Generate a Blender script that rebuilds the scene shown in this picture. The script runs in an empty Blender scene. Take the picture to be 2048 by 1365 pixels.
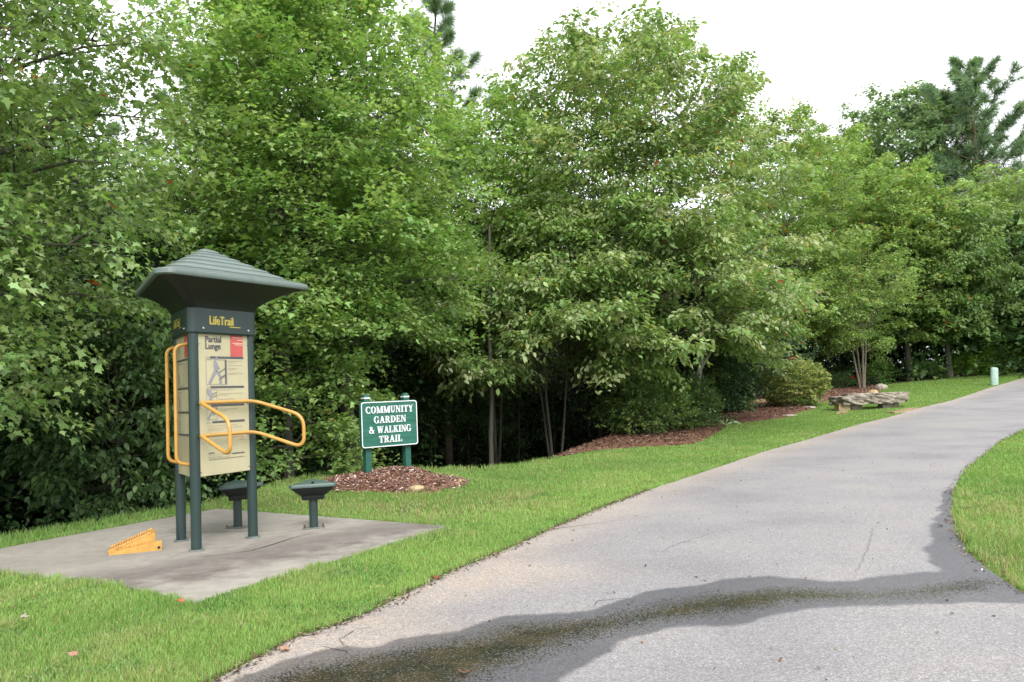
import bpy, math
import numpy as np
from mathutils import Vector, Matrix

# ------------------------------------------------------------------ camera
SC = bpy.context.scene
FPX = 1653.0
PITCH, ROLL, EYE = math.radians(3.6), math.radians(2.4), 1.5
_F = np.array([0, math.cos(PITCH), math.sin(PITCH)])
_R0 = np.array([1.0, 0, 0]); _U0 = np.array([0, -math.sin(PITCH), math.cos(PITCH)])
_R = _R0*math.cos(ROLL) - _U0*math.sin(ROLL)
_U = _R0*math.sin(ROLL) + _U0*math.cos(ROLL)
cam_data = bpy.data.cameras.new('camera')
cam = bpy.data.objects.new('camera', cam_data)
SC.collection.objects.link(cam)
cam.matrix_world = Matrix(((_R[0], _U[0], -_F[0], 0), (_R[1], _U[1], -_F[1], 0), (_R[2], _U[2], -_F[2], EYE), (0, 0, 0, 1)))
cam_data.sensor_width = 36.0
cam_data.lens = 36.0*FPX/2048.0
cam_data.clip_start = 0.05
cam_data.clip_end = 3000
SC.camera = cam

# ------------------------------------------------------------------ sky, sun, exposure
W = bpy.data.worlds.new('World'); SC.world = W; W.use_nodes = True
nt = W.node_tree; nt.nodes.clear()
SUN_EL, SUN_AZ = math.radians(44), math.radians(165)      # azimuth clockwise from +Y
sky = nt.nodes.new('ShaderNodeTexSky'); sky.sky_type = 'NISHITA'; sky.sun_disc = False
sky.sun_elevation = SUN_EL; sky.sun_rotation = SUN_AZ; sky.dust_density = 3.0; sky.air_density = 1.0
hs = nt.nodes.new('ShaderNodeHueSaturation'); hs.inputs['Saturation'].default_value = 0.22
mx = nt.nodes.new('ShaderNodeMix'); mx.data_type = 'RGBA'; mx.inputs[0].default_value = 0.70   # cloud cover
mx.inputs[7].default_value = (9.2, 9.35, 9.7, 1)
bg = nt.nodes.new('ShaderNodeBackground'); bg.inputs[1].default_value = 0.12
wo = nt.nodes.new('ShaderNodeOutputWorld')
nt.links.new(sky.outputs[0], hs.inputs['Color']); nt.links.new(hs.outputs[0], mx.inputs[6])
nt.links.new(mx.outputs[2], bg.inputs[0]); nt.links.new(bg.outputs[0], wo.inputs[0])
sun_d = bpy.data.lights.new('sun', 'SUN'); sun_d.energy = 1.75; sun_d.angle = math.radians(28); sun_d.color = (1, 0.96, 0.9)
sun = bpy.data.objects.new('sun', sun_d); SC.collection.objects.link(sun)
_sv = Vector((math.sin(SUN_AZ)*math.cos(SUN_EL), math.cos(SUN_AZ)*math.cos(SUN_EL), math.sin(SUN_EL)))
sun.rotation_euler = _sv.to_track_quat('Z', 'Y').to_euler()
sun.location = (0, 0, 30)
SC.view_settings.view_transform = 'Standard'; SC.view_settings.look = 'None'
SC.view_settings.gamma = 1.0; SC.view_settings.use_curve_mapping = False
SC.view_settings.exposure = 1.17
SC.render.engine = 'CYCLES'
SC.cycles.max_bounces = 7; SC.cycles.diffuse_bounces = 4; SC.cycles.glossy_bounces = 2
SC.cycles.transmission_bounces = 3; SC.cycles.caustics_reflective = False; SC.cycles.caustics_refractive = False
SC.cycles.use_denoising = True
try:
    SC.cycles.denoiser = 'OPENIMAGEDENOISE'; SC.cycles.denoising_input_passes = 'RGB_ALBEDO_NORMAL'
except Exception: pass

rs = np.random.RandomState
# ------------------------------------------------------------------ terrain
def ray(px, py):
    return _F + _R*(px-1024)/FPX + _U*(682.5-py)/FPX
def sstep(a, b, x):
    t = np.clip((x-a)/(b-a), 0, 1); return t*t*(3-2*t)
def h0(x, y):
    x = np.asarray(x, float); y = np.asarray(y, float)
    d = np.hypot(x, y)
    w = sstep(-0.05, 0.35, x/np.maximum(y, 1.0))*(y > 0)
    t = np.maximum(d-14, 0)
    rise = np.where(t < 36, 0.0008*t*t, 0.0008*36*36+0.0576*(np.minimum(t, 110)-36))
    mound = 0.27*np.exp(-(((x+2.05)/1.15)**2+((y-13.9)/1.15)**2))
    return rise*w + mound
def cast(px, py, hf, tmax=400):
    r = ray(px, py)
    ts = np.concatenate([np.arange(2, 40, 0.02), np.arange(40, tmax, 0.1)])
    X = r[0]*ts; Y = r[1]*ts; Z = EYE + r[2]*ts
    k = np.nonzero(Z <= hf(X, Y))[0]
    i = k[0] if len(k) else len(ts)-1
    return np.array([X[i], Y[i]])
CREST = [(-900, 1150, .2), (-300, 1135, .3), (0, 1088, .3), (200, 1053, .3), (350, 1027, .3), (440, 1010, .3), (520, 984, .3), (640, 953, .3), (740, 944, .3),
         (870, 943, .3), (950, 944, .3), (1050, 934, .28), (1100, 920, .25), (1180, 892, .18), (1300, 850, .1), (1450, 815, .06), (1700, 777, .05),
         (1900, 757, .03), (2048, 745, .02), (2300, 735, .02)]
_cb, _cd, _cs = [], [], []
for px, py, s in CREST:
    P = cast(px, py, h0, 120)
    _cb.append(math.atan2(P[0], P[1])); _cd.append(min(np.hypot(*P), 60)); _cs.append(s)
_cb = np.array(_cb); _cd = np.array(_cd); _cs = np.array(_cs)
def crest_t(x, y):
    b = np.arctan2(x, y)
    return np.hypot(x, y) - np.interp(b, _cb, _cd), np.interp(b, _cb, _cs)
def h(x, y):
    x = np.asarray(x, float); y = np.asarray(y, float)
    t, s = crest_t(x, y)
    t = np.maximum(t, 0)*(y > 0)
    drop = s*np.where(t < 1.5, t*t/3.0, t-0.75)
    drop = 6.0*np.tanh(drop/6.0)
    far = 0.07*np.maximum(np.hypot(x, y)-75, 0)*(y > 0)*(s > .15)      # far ground raised, an added rise that blocks horizon light
    return h0(x, y) - drop + np.minimum(far, 14)
def hz(x, y): return float(h(x, y))
def Gp(px, py): return cast(px, py, h)
def at(px, D): # world x for pixel column at depth D (eye level row)
    r = ray(px, 790); return r[0]/r[1]*D
def ztop(px, py, D):
    r = ray(px, py); return EYE + r[2]/r[1]*D

# ------------------------------------------------------------------ numpy noise
def vnoise(x, y, seed=0):
    xi = np.floor(x).astype(np.int64); yi = np.floor(y).astype(np.int64)
    fx = x-xi; fy = y-yi; fx = fx*fx*(3-2*fx); fy = fy*fy*(3-2*fy)
    def hh(a, b):
        n = (a*374761393 + b*668265263 + seed*974634777) & 0xffffffff
        n = ((n ^ (n >> 13))*1274126177) & 0xffffffff
        return ((n ^ (n >> 16)) & 0xffff)/65535.0
    return (hh(xi, yi)*(1-fx)+hh(xi+1, yi)*fx)*(1-fy)+(hh(xi, yi+1)*(1-fx)+hh(xi+1, yi+1)*fx)*fy
def fbm(x, y, seed=0, o=4):
    s = 0; a = .5; t = 0
    for i in range(o):
        s = s+a*vnoise(x*2**i, y*2**i, seed+i*17); t += a; a *= .5
    return s/t

# ------------------------------------------------------------------ mesh helpers
def mesh_np(name, V, faces, mat, col=None, smooth=False, attrs=None):
    """faces: list of int arrays (n,k)"""
    me = bpy.data.meshes.new(name)
    V = np.asarray(V, np.float32)
    me.vertices.add(len(V)); me.vertices.foreach_set('co', V.ravel())
    faces = [np.asarray(f, np.int32) for f in faces if len(f)]
    nl = sum(f.size for f in faces); nf = sum(len(f) for f in faces)
    me.loops.add(nl); me.polygons.add(nf)
    me.loops.foreach_set('vertex_index', np.concatenate([f.ravel() for f in faces]))
    tot = np.concatenate([np.full(len(f), f.shape[1], np.int32) for f in faces])
    st = np.concatenate([[0], np.cumsum(tot)[:-1]]).astype(np.int32)
    me.polygons.foreach_set('loop_start', st); me.polygons.foreach_set('loop_total', tot)
    if smooth: me.polygons.foreach_set('use_smooth', np.ones(nf, bool))
    me.update(calc_edges=True)
    if col is not None:
        a = me.color_attributes.new('col', 'FLOAT_COLOR', 'POINT')
        c = np.ones((len(V), 4), np.float32); c[:, :3] = col; a.data.foreach_set('color', c.ravel())
    for k, v in (attrs or {}).items():
        a = me.attributes.new(k, 'FLOAT', 'POINT'); a.data.foreach_set('value', np.asarray(v, np.float32))
    if mat: me.materials.append(mat)
    return me
def link(name, me, parent=None, loc=None):
    o = bpy.data.objects.new(name, me); SC.collection.objects.link(o)
    if parent: o.parent = parent
    if loc is not None: o.location = loc
    return o
def tag(o, label=None, cat=None, group=None, kind=None):
    if label: o['label'] = label
    if cat: o['category'] = cat
    if group: o['group'] = group
    if kind: o['kind'] = kind
    return o
def empty(name, loc, rz=0, **k):
    o = bpy.data.objects.new(name, None); SC.collection.objects.link(o)
    o.location = loc; o.rotation_euler = (0, 0, rz); o.empty_display_size = .2
    return tag(o, **k)

class MB:
    def __init__(s): s.V = []; s.F = []; s.n = 0
    def add(s, V, F):
        for f in F: s.F.append([i+s.n for i in f])
        s.V += [tuple(v) for v in V]; s.n += len(V)
    def loft(s, rings, cap0=True, cap1=True, closed=True):
        k = len(rings[0]); V = [v for r in rings for v in r]; F = []
        for i in range(len(rings)-1):
            for j in range(k if closed else k-1):
                a = i*k+j; b = i*k+(j+1) % k
                F.append([a, b, b+k, a+k])
        if cap0: F.append(list(range(k))[::-1])
        if cap1: F.append([(len(rings)-1)*k+j for j in range(k)])
        s.add(V, F)
    def box(s, c, sz, M=None, bev=0.0):
        hx, hy, hq = [v/2 for v in sz]; b = min(bev, hx*.9, hy*.9, hq*.9)
        if b <= 0:
            rings = [[(-hx, -hy, z), (hx, -hy, z), (hx, hy, z), (-hx, hy, z)] for z in (-hq, hq)]
        else:
            def rr(e, z):
                x, y = hx-e, hy-e; q = b*.6
                return [(-x+q, -y, z), (x-q, -y, z), (x, -y+q, z), (x, y-q, z), (x-q, y, z), (-x+q, y, z), (-x, y-q, z), (-x, -y+q, z)]
            rings = [rr(b, -hq), rr(0, -hq+b), rr(0, hq-b), rr(b, hq)]
        M = M or Matrix.Identity(3); c = Vector(c)
        s.loft([[c + M @ Vector(v) for v in r] for r in rings])
    def tube(s, pts, rad, n=10, cap=True):
        pts = [Vector(p) for p in pts]
        if not hasattr(rad, '__len__'): rad = [rad]*len(pts)
        rings = []; prev = None
        for i, p in enumerate(pts):
            d = (pts[min(i+1, len(pts)-1)]-pts[max(i-1, 0)]).normalized()
            if prev is None:
                u = d.cross(Vector((0, 0, 1)));
                if u.length < .1: u = d.cross(Vector((1, 0, 0)))
                u.normalize()
            else:
                u = (prev - d*prev.dot(d)).normalized()
            prev = u; v = d.cross(u)
            rings.append([p + (u*math.cos(a)+v*math.sin(a))*rad[i] for a in [2*math.pi*j/n for j in range(n)]])
        s.loft(rings, cap, cap)
    def poly(s, pts, z0, z1):   # vertical prism from a 2d outline
        s.loft([[(x, y, z0) for x, y in pts], [(x, y, z1) for x, y in pts]])
    def mesh(s, name, mat, smooth=False):
        me = bpy.data.meshes.new(name); me.from_pydata(s.V, [], s.F); me.update()
        if smooth:
            me.polygons.foreach_set('use_smooth', [True]*len(me.polygons))
            try: me.set_sharp_from_angle(angle=math.radians(35))
            except Exception: pass
        me.materials.append(mat); return me
    def build(s, name, mat, parent=None, loc=None, smooth=False):
        return link(name, s.mesh(name, mat, smooth), parent, loc)

# ------------------------------------------------------------------ materials
def newmat(name):
    m = bpy.data.materials.new(name); m.use_nodes = True; n = m.node_tree; n.nodes.clear()
    out = n.nodes.new('ShaderNodeOutputMaterial'); return m, n, out
def N(n, t, **k):
    x = n.nodes.new(t)
    for a, v in k.items():
        if a in ('op',): x.operation = v
        else: setattr(x, a, v)
    return x
def noise(n, scale, detail=4, rough=.55, vec=None):
    x = n.nodes.new('ShaderNodeTexNoise'); x.inputs['Scale'].default_value = scale
    x.inputs['Detail'].default_value = detail; x.inputs['Roughness'].default_value = rough
    if vec: n.links.new(vec, x.inputs['Vector'])
    return x
def ramp(n, fac, stops):
    x = n.nodes.new('ShaderNodeValToRGB'); e = x.color_ramp.elements
    while len(e) < len(stops): e.new(.5)
    for i, (p, c) in enumerate(stops):
        e[i].position = p; e[i].color = (*c, 1) if len(c) == 3 else c
    n.links.new(fac, x.inputs[0]); return x
def mixc(n, fac, a, b, mode='MIX'):
    x = n.nodes.new('ShaderNodeMix'); x.data_type = 'RGBA'; x.blend_type = mode
    for s, v in ((0, fac), (6, a), (7, b)):
        if isinstance(v, (int, float)): x.inputs[s].default_value = v
        elif isinstance(v, tuple): x.inputs[s].default_value = (*v, 1)
        else: n.links.new(v, x.inputs[s])
    return x.outputs[2]
def math_(n, op, a, b=None, c=None):
    x = n.nodes.new('ShaderNodeMath'); x.operation = op
    for i, v in enumerate((a, b, c)):
        if v is None: continue
        if isinstance(v, (int, float)): x.inputs[i].default_value = v
        else: n.links.new(v, x.inputs[i])
    return x.outputs[0]
def bsdf(n, out, col=None, rough=.6, spec=.5, metal=0):
    b = n.nodes.new('ShaderNodeBsdfPrincipled')
    if isinstance(col, tuple): b.inputs['Base Color'].default_value = (*col, 1)
    elif col is not None: n.links.new(col, b.inputs['Base Color'])
    if isinstance(rough, (int, float)): b.inputs['Roughness'].default_value = rough
    else: n.links.new(rough, b.inputs['Roughness'])
    b.inputs['Specular IOR Level'].default_value = spec; b.inputs['Metallic'].default_value = metal
    n.links.new(b.outputs[0], out.inputs[0]); return b
def bump(n, hgt, strength, dist, b):
    x = n.nodes.new('ShaderNodeBump'); x.inputs['Strength'].default_value = strength; x.inputs['Distance'].default_value = dist
    n.links.new(hgt, x.inputs['Height']); n.links.new(x.outputs[0], b.inputs['Normal']); return x
def coords(n): return n.nodes.new('ShaderNodeTexCoord').outputs['Object']
def simple(name, col, rough=.5, spec=.5, var=.12, scale=8, bmp=0.0, metal=0):
    m, n, out = newmat(name); co = coords(n)
    ns = noise(n, scale, 5, .6, co)
    lo = tuple(c*(1-var) for c in col); hi = tuple(min(1, c*(1+var)) for c in col)
    cr = ramp(n, ns.outputs[0], [(.3, lo), (.7, hi)])
    b = bsdf(n, out, cr.outputs[0], rough, spec, metal)
    if bmp: bump(n, noise(n, scale*12, 4, .6, co).outputs[0], .4, bmp, b)
    return m
def leafmat(name, trans=.38, rough=.42, gloss=.35, boost=1.0):
    m, n, out = newmat(name)
    at_ = N(n, 'ShaderNodeAttribute'); at_.attribute_name = 'col'
    b = n.nodes.new('ShaderNodeBsdfPrincipled'); n.links.new(at_.outputs['Color'], b.inputs['Base Color'])
    b.inputs['Roughness'].default_value = rough; b.inputs['Specular IOR Level'].default_value = gloss
    t = n.nodes.new('ShaderNodeBsdfTranslucent')
    tc = mixc(n, 1.0, at_.outputs['Color'], (1.2*boost, 1.25*boost, .65*boost), 'MULTIPLY'); n.links.new(tc, t.inputs[0])
    mxs = n.nodes.new('ShaderNodeMixShader'); mxs.inputs[0].default_value = trans
    n.links.new(b.outputs[0], mxs.inputs[1]); n.links.new(t.outputs[0], mxs.inputs[2]); n.links.new(mxs.outputs[0], out.inputs[0])
    return m
M_leaf = leafmat('leaf', .42); M_leafdark = leafmat('leaf_dark', .22, .55, .2)
M_needle = leafmat('needle', .35, .5, .3); M_grass = leafmat('grass_blade', .35, .5, .25)
def barkmat(name, c0, c1):
    m, n, out = newmat(name); co = coords(n)
    mp = n.nodes.new('ShaderNodeMapping'); mp.inputs['Scale'].default_value = (9, 9, 1.6); n.links.new(co, mp.inputs[0])
    ns = noise(n, 3.0, 6, .65, mp.outputs[0]); n2 = noise(n, .8, 3, .5, co)
    cr = ramp(n, ns.outputs[0], [(.32, c0), (.62, c1)])
    cc = mixc(n, math_(n, 'MULTIPLY', n2.outputs[0], .5), cr.outputs[0], (.16, .17, .12))
    b = bsdf(n, out, cc, .85, .2); bump(n, ns.outputs[0], .9, .03, b); return m
M_bark = barkmat('bark', (.026, .022, .018), (.105, .094, .08)); M_barkpine = barkmat('bark_pine', (.05, .03, .02), (.16, .1, .07))
M_green = simple('green_powder_coat', (.014, .032, .030), .42, .5, .12, 6)
M_greenroof = simple('green_moulded_plastic', (.11, .142, .133), .38, .5, .07, 5)
M_under = simple('shade_dark_plastic', (.006, .009, .008), .5, .4, .1, 5)  # near-black colour paints in the shade under hood and seats
M_yellow = simple('yellow_coated_tube', (.44, .235, .052), .38, .5, .1, 7)
M_ramp = simple('yellow_cast_metal', (.42, .24, .058), .5, .4, .18, 14)
M_rampworn = simple('worn_yellow_tread', (.40, .20, .06), .7, .3, .5, 30)
M_panel = simple('cream_panel', (.41, .375, .24), .42, .4, .06, 4)
M_ink = simple('grey_ink', (.075, .075, .085), .5, .3, .1, 20)
M_inklight = simple('light_grey_ink', (.22, .22, .25), .5, .3, .1, 20)
M_inkfaint = simple('faint_print', (.36, .32, .22), .5, .3, .1, 20)
M_red = simple('faded_red_ink', (.47, .09, .08), .5, .3, .1, 9)
M_cream = simple('cream_ink', (.65, .55, .42), .5, .3, .05, 9)
M_logo = simple('yellow_decal', (.42, .34, .07), .5, .4, .15, 30)
M_bolt = simple('stainless_bolt', (.5, .5, .5), .3, .5, .1, 30, metal=1)
M_plate = simple('galvanised_plate', (.13, .15, .14), .6, .4, .3, 20)
M_rust = simple('rusty_bolt', (.10, .05, .03), .8, .3, .4, 40)
M_signpost = simple('green_painted_post', (.014, .085, .062), .6, .4, .2, 12, .002)
M_white = simple('white_sign_paint', (.68, .70, .71), .5, .4, .04, 9)
M_pillar = simple('pale_green_plastic', (.29, .41, .36), .5, .4, .1, 9)
M_seat = simple('green_moulded_seat', (.045, .08, .07), .45, .5, .1, 8)

def signmat():
    m, n, out = newmat('green_painted_boards'); co = coords(n)
    mp = n.nodes.new('ShaderNodeMapping'); mp.inputs['Scale'].default_value = (1.2, 8, 14); n.links.new(co, mp.inputs[0])
    ns = noise(n, 2.2, 6, .65, mp.outputs[0]); n2 = noise(n, 3.5, 4, .6, co)
    cr = ramp(n, ns.outputs[0], [(.3, (.008, .075, .052)), (.7, (.022, .135, .098))])
    f = ramp(n, n2.outputs[0], [(.62, (0, 0, 0)), (.8, (1, 1, 1))])
    cc = mixc(n, math_(n, 'MULTIPLY', f.outputs[0], .35), cr.outputs[0], (.10, .22, .16))
    b = bsdf(n, out, cc, .6, .4); bump(n, ns.outputs[0], .5, .004, b); return m
M_sign = signmat()
def stonemat(name, c0, c1, c2, sc=3):
    m, n, out = newmat(name); co = coords(n)
    ns = noise(n, sc, 8, .65, co); n2 = noise(n, sc*5, 6, .7, co)
    cr = ramp(n, ns.outputs[0], [(.3, c0), (.52, c1), (.72, c2)])
    d = ramp(n, n2.outputs[0], [(.35, (.35, .35, .35)), (.6, (1, 1, 1))])
    cc = mixc(n, .7, cr.outputs[0], d.outputs[0], 'MULTIPLY')
    b = bsdf(n, out, cc, .9, .2); bump(n, n2.outputs[0], .8, .02, b); return m
M_slab = stonemat('weathered_stone', (.13, .115, .10), (.30, .265, .22), (.48, .43, .35), 2)
M_tan = stonemat('tan_stone', (.28, .19, .11), (.40, .29, .17), (.52, .42, .27))

# ------------------------------------------------------------------ outlines on the ground
def outline(pts, hf=h0): return np.array([cast(px, py, hf) for px, py in pts])
EDGE_L = outline([(441, 1363), (513, 1322), (581, 1286), (640, 1265), (700, 1247), (761, 1220), (847, 1175), (936, 1134), (1021, 1100), (1100, 1063),
                  (1200, 1020), (1300, 982), (1405, 947), (1525, 906), (1678, 862), (1718, 850), (1781, 835), (1835, 818), (1900, 803), (1975, 778), (2026, 763), (2048, 757)])
d_ = EDGE_L[0]-EDGE_L[2]; d_ /= np.linalg.norm(d_)
EDGE_L = np.vstack([[EDGE_L[0]+d_*10, EDGE_L[0]+d_*3], EDGE_L])
d_ = EDGE_L[-1]-EDGE_L[-4]; d_ /= np.linalg.norm(d_)
EDGE_L = np.vstack([EDGE_L, EDGE_L[-1]+d_*15+[3, -1], EDGE_L[-1]+d_*40+[14, -6], EDGE_L[-1]+d_*90+[40, -25]])
EDGE_R = outline([(2048, 1194), (2017, 1171), (1970, 1140), (1935, 1108), (1906, 1051), (1903, 1013), (1906, 982), (1925, 950), (1950, 925), (2000, 885), (2048, 859)])
d_ = EDGE_R[-1]-EDGE_R[-3]; d_ /= np.linalg.norm(d_)
# the verge beyond the frame follows the drive at its own width
far_pts = np.array([EDGE_R[-1]+d_*8+[1.0, -.5], EDGE_L[-3]+[3.6, -3.6], EDGE_L[-2]+[3, -4], EDGE_L[-1]+[3, -4]])
EDGE_R2 = np.vstack([EDGE_R, far_pts])
ROAD = np.vstack([EDGE_L, EDGE_R2[::-1], [[4.2, 5.4], [8, 4.4], [40, 1.5], [40, -6], [-4, -6]]])
PAD = np.array([[-4.32, 11.97], [-0.79, 9.49], [-2.47, 6.34], [-5.2, 8.12], [-8.3, 10.2], [-7.9, 10.4]])
_a = outline([(435, 1021), (900, 1057), (391, 1212), (220, 1172), (0, 1150)]); _b = outline([(0, 1102), (180, 1068)])
_l = _a[4]+(_a[4]-_a[2])*.9
PAD = np.vstack([_a, [_l], [_l+(_b[0]-_a[4])*1.05], _b])
BED = outline([(1086, 922), (1150, 909), (1199, 901), (1268, 896), (1340, 893), (1388, 889), (1419, 875), (1453, 851), (1490, 846), (1569, 836), (1610, 822), (1630, 819),
               (1622, 810), (1560, 802), (1470, 804), (1380, 820), (1280, 850), (1180, 884), (1120, 908)])
BED2 = outline([(1640, 806), (1660, 800), (1700, 799), (1747, 795), (1764, 780), (1755, 772), (1700, 775), (1650, 778), (1600, 790)])
MOUND = outline([(640, 972), (660, 980), (720, 986), (800, 987), (860, 984), (910, 975), (938, 966), (915, 958), (860, 949), (800, 941), (740, 944), (690, 953), (650, 962)])
def inpoly(x, y, P):
    x = np.asarray(x); y = np.asarray(y); r = np.zeros(x.shape, bool); n = len(P); j = n-1
    for i in range(n):
        xi, yi = P[i]; xj, yj = P[j]
        c = ((yi > y) != (yj > y)) & (x < (xj-xi)*(y-yi)/((yj-yi) if yj != yi else 1e-9)+xi)
        r ^= c; j = i
    return r
def pdist(x, y, P, closed=True):
    best = np.full(np.shape(x), 1e9); n = len(P)
    for i in range(n if closed else n-1):
        a = P[i]; b = P[(i+1) % n]; ab = b-a; L = ab@ab+1e-12
        t = np.clip(((x-a[0])*ab[0]+(y-a[1])*ab[1])/L, 0, 1)
        best = np.minimum(best, np.hypot(x-a[0]-t*ab[0], y-a[1]-t*ab[1]))
    return best
def sdist(x, y, P):
    d = pdist(x, y, P); return np.where(inpoly(x, y, P), -d, d)

# ------------------------------------------------------------------ ground sheet
def build_ground():
    gx = np.concatenate([-np.geomspace(900, 46, 26), np.arange(-45, 75, .3), np.geomspace(76, 900, 24)])
    gy = np.concatenate([-np.geomspace(900, 9, 26), np.arange(-8, 110, .3), np.geomspace(111, 1200, 24)])
    X, Y = np.meshgrid(gx, gy); Z = h(X, Y)
    nx, ny = len(gx), len(gy)
    V = np.stack([X, Y, Z], -1).reshape(-1, 3)
    idx = np.arange(nx*ny).reshape(ny, nx)
    F = np.stack([idx[:-1, :-1], idx[:-1, 1:], idx[1:, 1:], idx[1:, :-1]], -1).reshape(-1, 4)
    t, s = crest_t(X, Y)
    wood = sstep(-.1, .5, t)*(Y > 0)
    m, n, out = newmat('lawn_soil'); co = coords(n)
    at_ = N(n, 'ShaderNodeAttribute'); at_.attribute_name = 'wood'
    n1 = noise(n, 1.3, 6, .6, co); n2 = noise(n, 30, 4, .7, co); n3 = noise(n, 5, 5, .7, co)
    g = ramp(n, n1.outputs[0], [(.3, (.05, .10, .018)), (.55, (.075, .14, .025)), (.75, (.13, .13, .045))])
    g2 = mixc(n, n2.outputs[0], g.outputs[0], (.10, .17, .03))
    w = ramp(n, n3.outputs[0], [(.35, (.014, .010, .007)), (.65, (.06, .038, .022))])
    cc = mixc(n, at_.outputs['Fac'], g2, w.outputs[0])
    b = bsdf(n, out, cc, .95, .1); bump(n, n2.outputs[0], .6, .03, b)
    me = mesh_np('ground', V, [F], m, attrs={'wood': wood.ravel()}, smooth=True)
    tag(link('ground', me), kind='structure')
build_ground()

# ------------------------------------------------------------------ asphalt drive
WET = outline([(470, 1372), (560, 1330), (640, 1308), (670, 1302), (690, 1298), (740, 1303), (800, 1285), (880, 1275), (940, 1262), (1005, 1238), (1090, 1234), (1180, 1226), (1235, 1213),
               (1270, 1196), (1310, 1185), (1400, 1176), (1450, 1164), (1540, 1157), (1600, 1162), (1660, 1170), (1710, 1168), (1760, 1158), (1840, 1153), (1890, 1150), (1862, 1130),
               (1845, 1100), (1870, 1080), (1862, 1050), (1880, 1020), (1885, 990), (1905, 975), (1925, 1010), (1925, 1080), (1960, 1130), (2048, 1180), (2120, 1215), (2060, 1215), (1980, 1213),
               (1850, 1212), (1720, 1219), (1600, 1224), (1540, 1240), (1500, 1254), (1400, 1258), (1330, 1266), (1280, 1278), (1240, 1290), (1205, 1315), (1165, 1340), (1110, 1365), (1090, 1395), (700, 1420), (400, 1420)])
FILM = outline([(500, 1400), (560, 1362), (640, 1340), (720, 1328), (780, 1318), (850, 1302), (960, 1282), (1020, 1262), (1080, 1256), (1180, 1246), (1260, 1234), (1340, 1212), (1420, 1200), (1520, 1186),
                (1620, 1186), (1700, 1190), (1760, 1192), (1860, 1180), (1950, 1168), (1985, 1172), (1960, 1186), (1880, 1196), (1770, 1198), (1660, 1204), (1580, 1205), (1500, 1226),
                (1400, 1236), (1300, 1250), (1230, 1262), (1150, 1285), (1060, 1320), (980, 1350), (900, 1400)])
def build_road():
    def grid(x0, x1, y0, y1, st):
        gx = np.arange(x0, x1+1e-6, st); gy = np.arange(y0, y1+1e-6, st); return np.meshgrid(gx, gy)
    # fine cells close by, wider ones farther along the drive; clipped to the outline by snapping cell centres
    Vs, Fs, A, B, n0 = [], [], [], [], 0
    def strip(L, Rr, nu, du):
        nonlocal n0
        def resample(P, u):
            s = np.concatenate([[0], np.cumsum(np.hypot(*np.diff(P, axis=0).T))]); s /= s[-1]
            return np.stack([np.interp(u, s, P[:, 0]), np.interp(u, s, P[:, 1])], -1)
        u = np.linspace(0, 1, nu); v = np.linspace(0, 1, du)
        a = resample(L, u); b = resample(Rr, u)
        # uneven broken edge of the drive
        s = u*np.sum(np.hypot(*np.diff(L, axis=0).T))
        P = a[:, None]*(1-v[None, :, None])+b[:, None]*v[None, :, None]
        k = (1-v)**8
        P[..., 1] += (fbm(s*5, s*0, 5)-.5)[:, None]*.07*k[None]
        X, Y = P[..., 0], P[..., 1]
        Z = h0(X, Y)+.016+.0*X
        idx = n0+np.arange(nu*du).reshape(nu, du)
        F = np.stack([idx[:-1, :-1], idx[:-1, 1:], idx[1:, 1:], idx[1:, :-1]], -1).reshape(-1, 4)
        nz = (fbm(X*3.3, Y*3.3, 3)-.5)*.14+(fbm(X*14, Y*14, 9)-.5)*.04
        w = sdist(X, Y, WET)+nz*1.0; f = sdist(X, Y, FILM)+nz*1.3
        Vs.append(np.stack([X, Y, Z], -1).reshape(-1, 3)); Fs.append(F)
        A.append((1-sstep(-.025, .035, w)).ravel()); B.append((1-sstep(-.20, .20, f)).ravel()); n0 += nu*du
    # near part: from behind the camera to the point of the grass island
    i = 12+2
    L1 = EDGE_L[:10+2]; 
    R1 = np.array([[9.5, -6.], [8.2, -1], [8.0, 2.5], [7.2, 4.2], [6.0, 4.9], [5.0, 5.2], *EDGE_R[:8]])
    strip(L1, R1, 520, 420)
    L2 = EDGE_L[11:]; R2 = EDGE_R2[7:]
    strip(L2, R2, 420, 60)
    R3 = np.array([[9.5, -6.], [8.2, -1], [8.0, 2.5], [7.2, 4.2], [6.0, 4.9]])
    strip(R3[:], np.array([[42, -6.], [42, -4.], [42, -1], [42, 1], [42, 1.5]]), 20, 60)
    m, n, out = newmat('old_asphalt'); co = coords(n)
    a1 = N(n, 'ShaderNodeAttribute'); a1.attribute_name = 'damp'
    a2 = N(n, 'ShaderNodeAttribute'); a2.attribute_name = 'film'
    vo = n.nodes.new('ShaderNodeTexVoronoi'); vo.inputs['Scale'].default_value = 125; n.links.new(co, vo.inputs[0])
    cellv = n.nodes.new('ShaderNodeSeparateColor'); n.links.new(vo.outputs['Color'], cellv.inputs[0])
    dist = vo.outputs['Distance']
    big = noise(n, .55, 5, .55, co); mid = noise(n, 4, 6, .65, co); fine = noise(n, 60, 3, .7, co)
    base = ramp(n, big.outputs[0], [(.34, (.172, .166, .171)), (.5, (.218, .21, .213)), (.66, (.252, .239, .229))])
    # tan washed-out silt near the left edge, in patches
    ea = N(n, 'ShaderNodeAttribute'); ea.attribute_name = 'silt'
    base2 = mixc(n, math_(n, 'MULTIPLY', ea.outputs['Fac'], mid.outputs[0]), base.outputs[0], (.40, .32, .24))
    st = ramp(n, cellv.outputs[0], [(0, (.50, .50, .51)), (.5, (.90, .89, .90)), (.8, (1.25, 1.25, 1.27)), (1, (2.1, 2.1, 2.1))])
    dry = mixc(n, .62, base2, st.outputs[0], 'MULTIPLY')
    dry = mixc(n, math_(n, 'MULTIPLY', fine.outputs[0], .35), dry, (.17, .165, .17))
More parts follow.
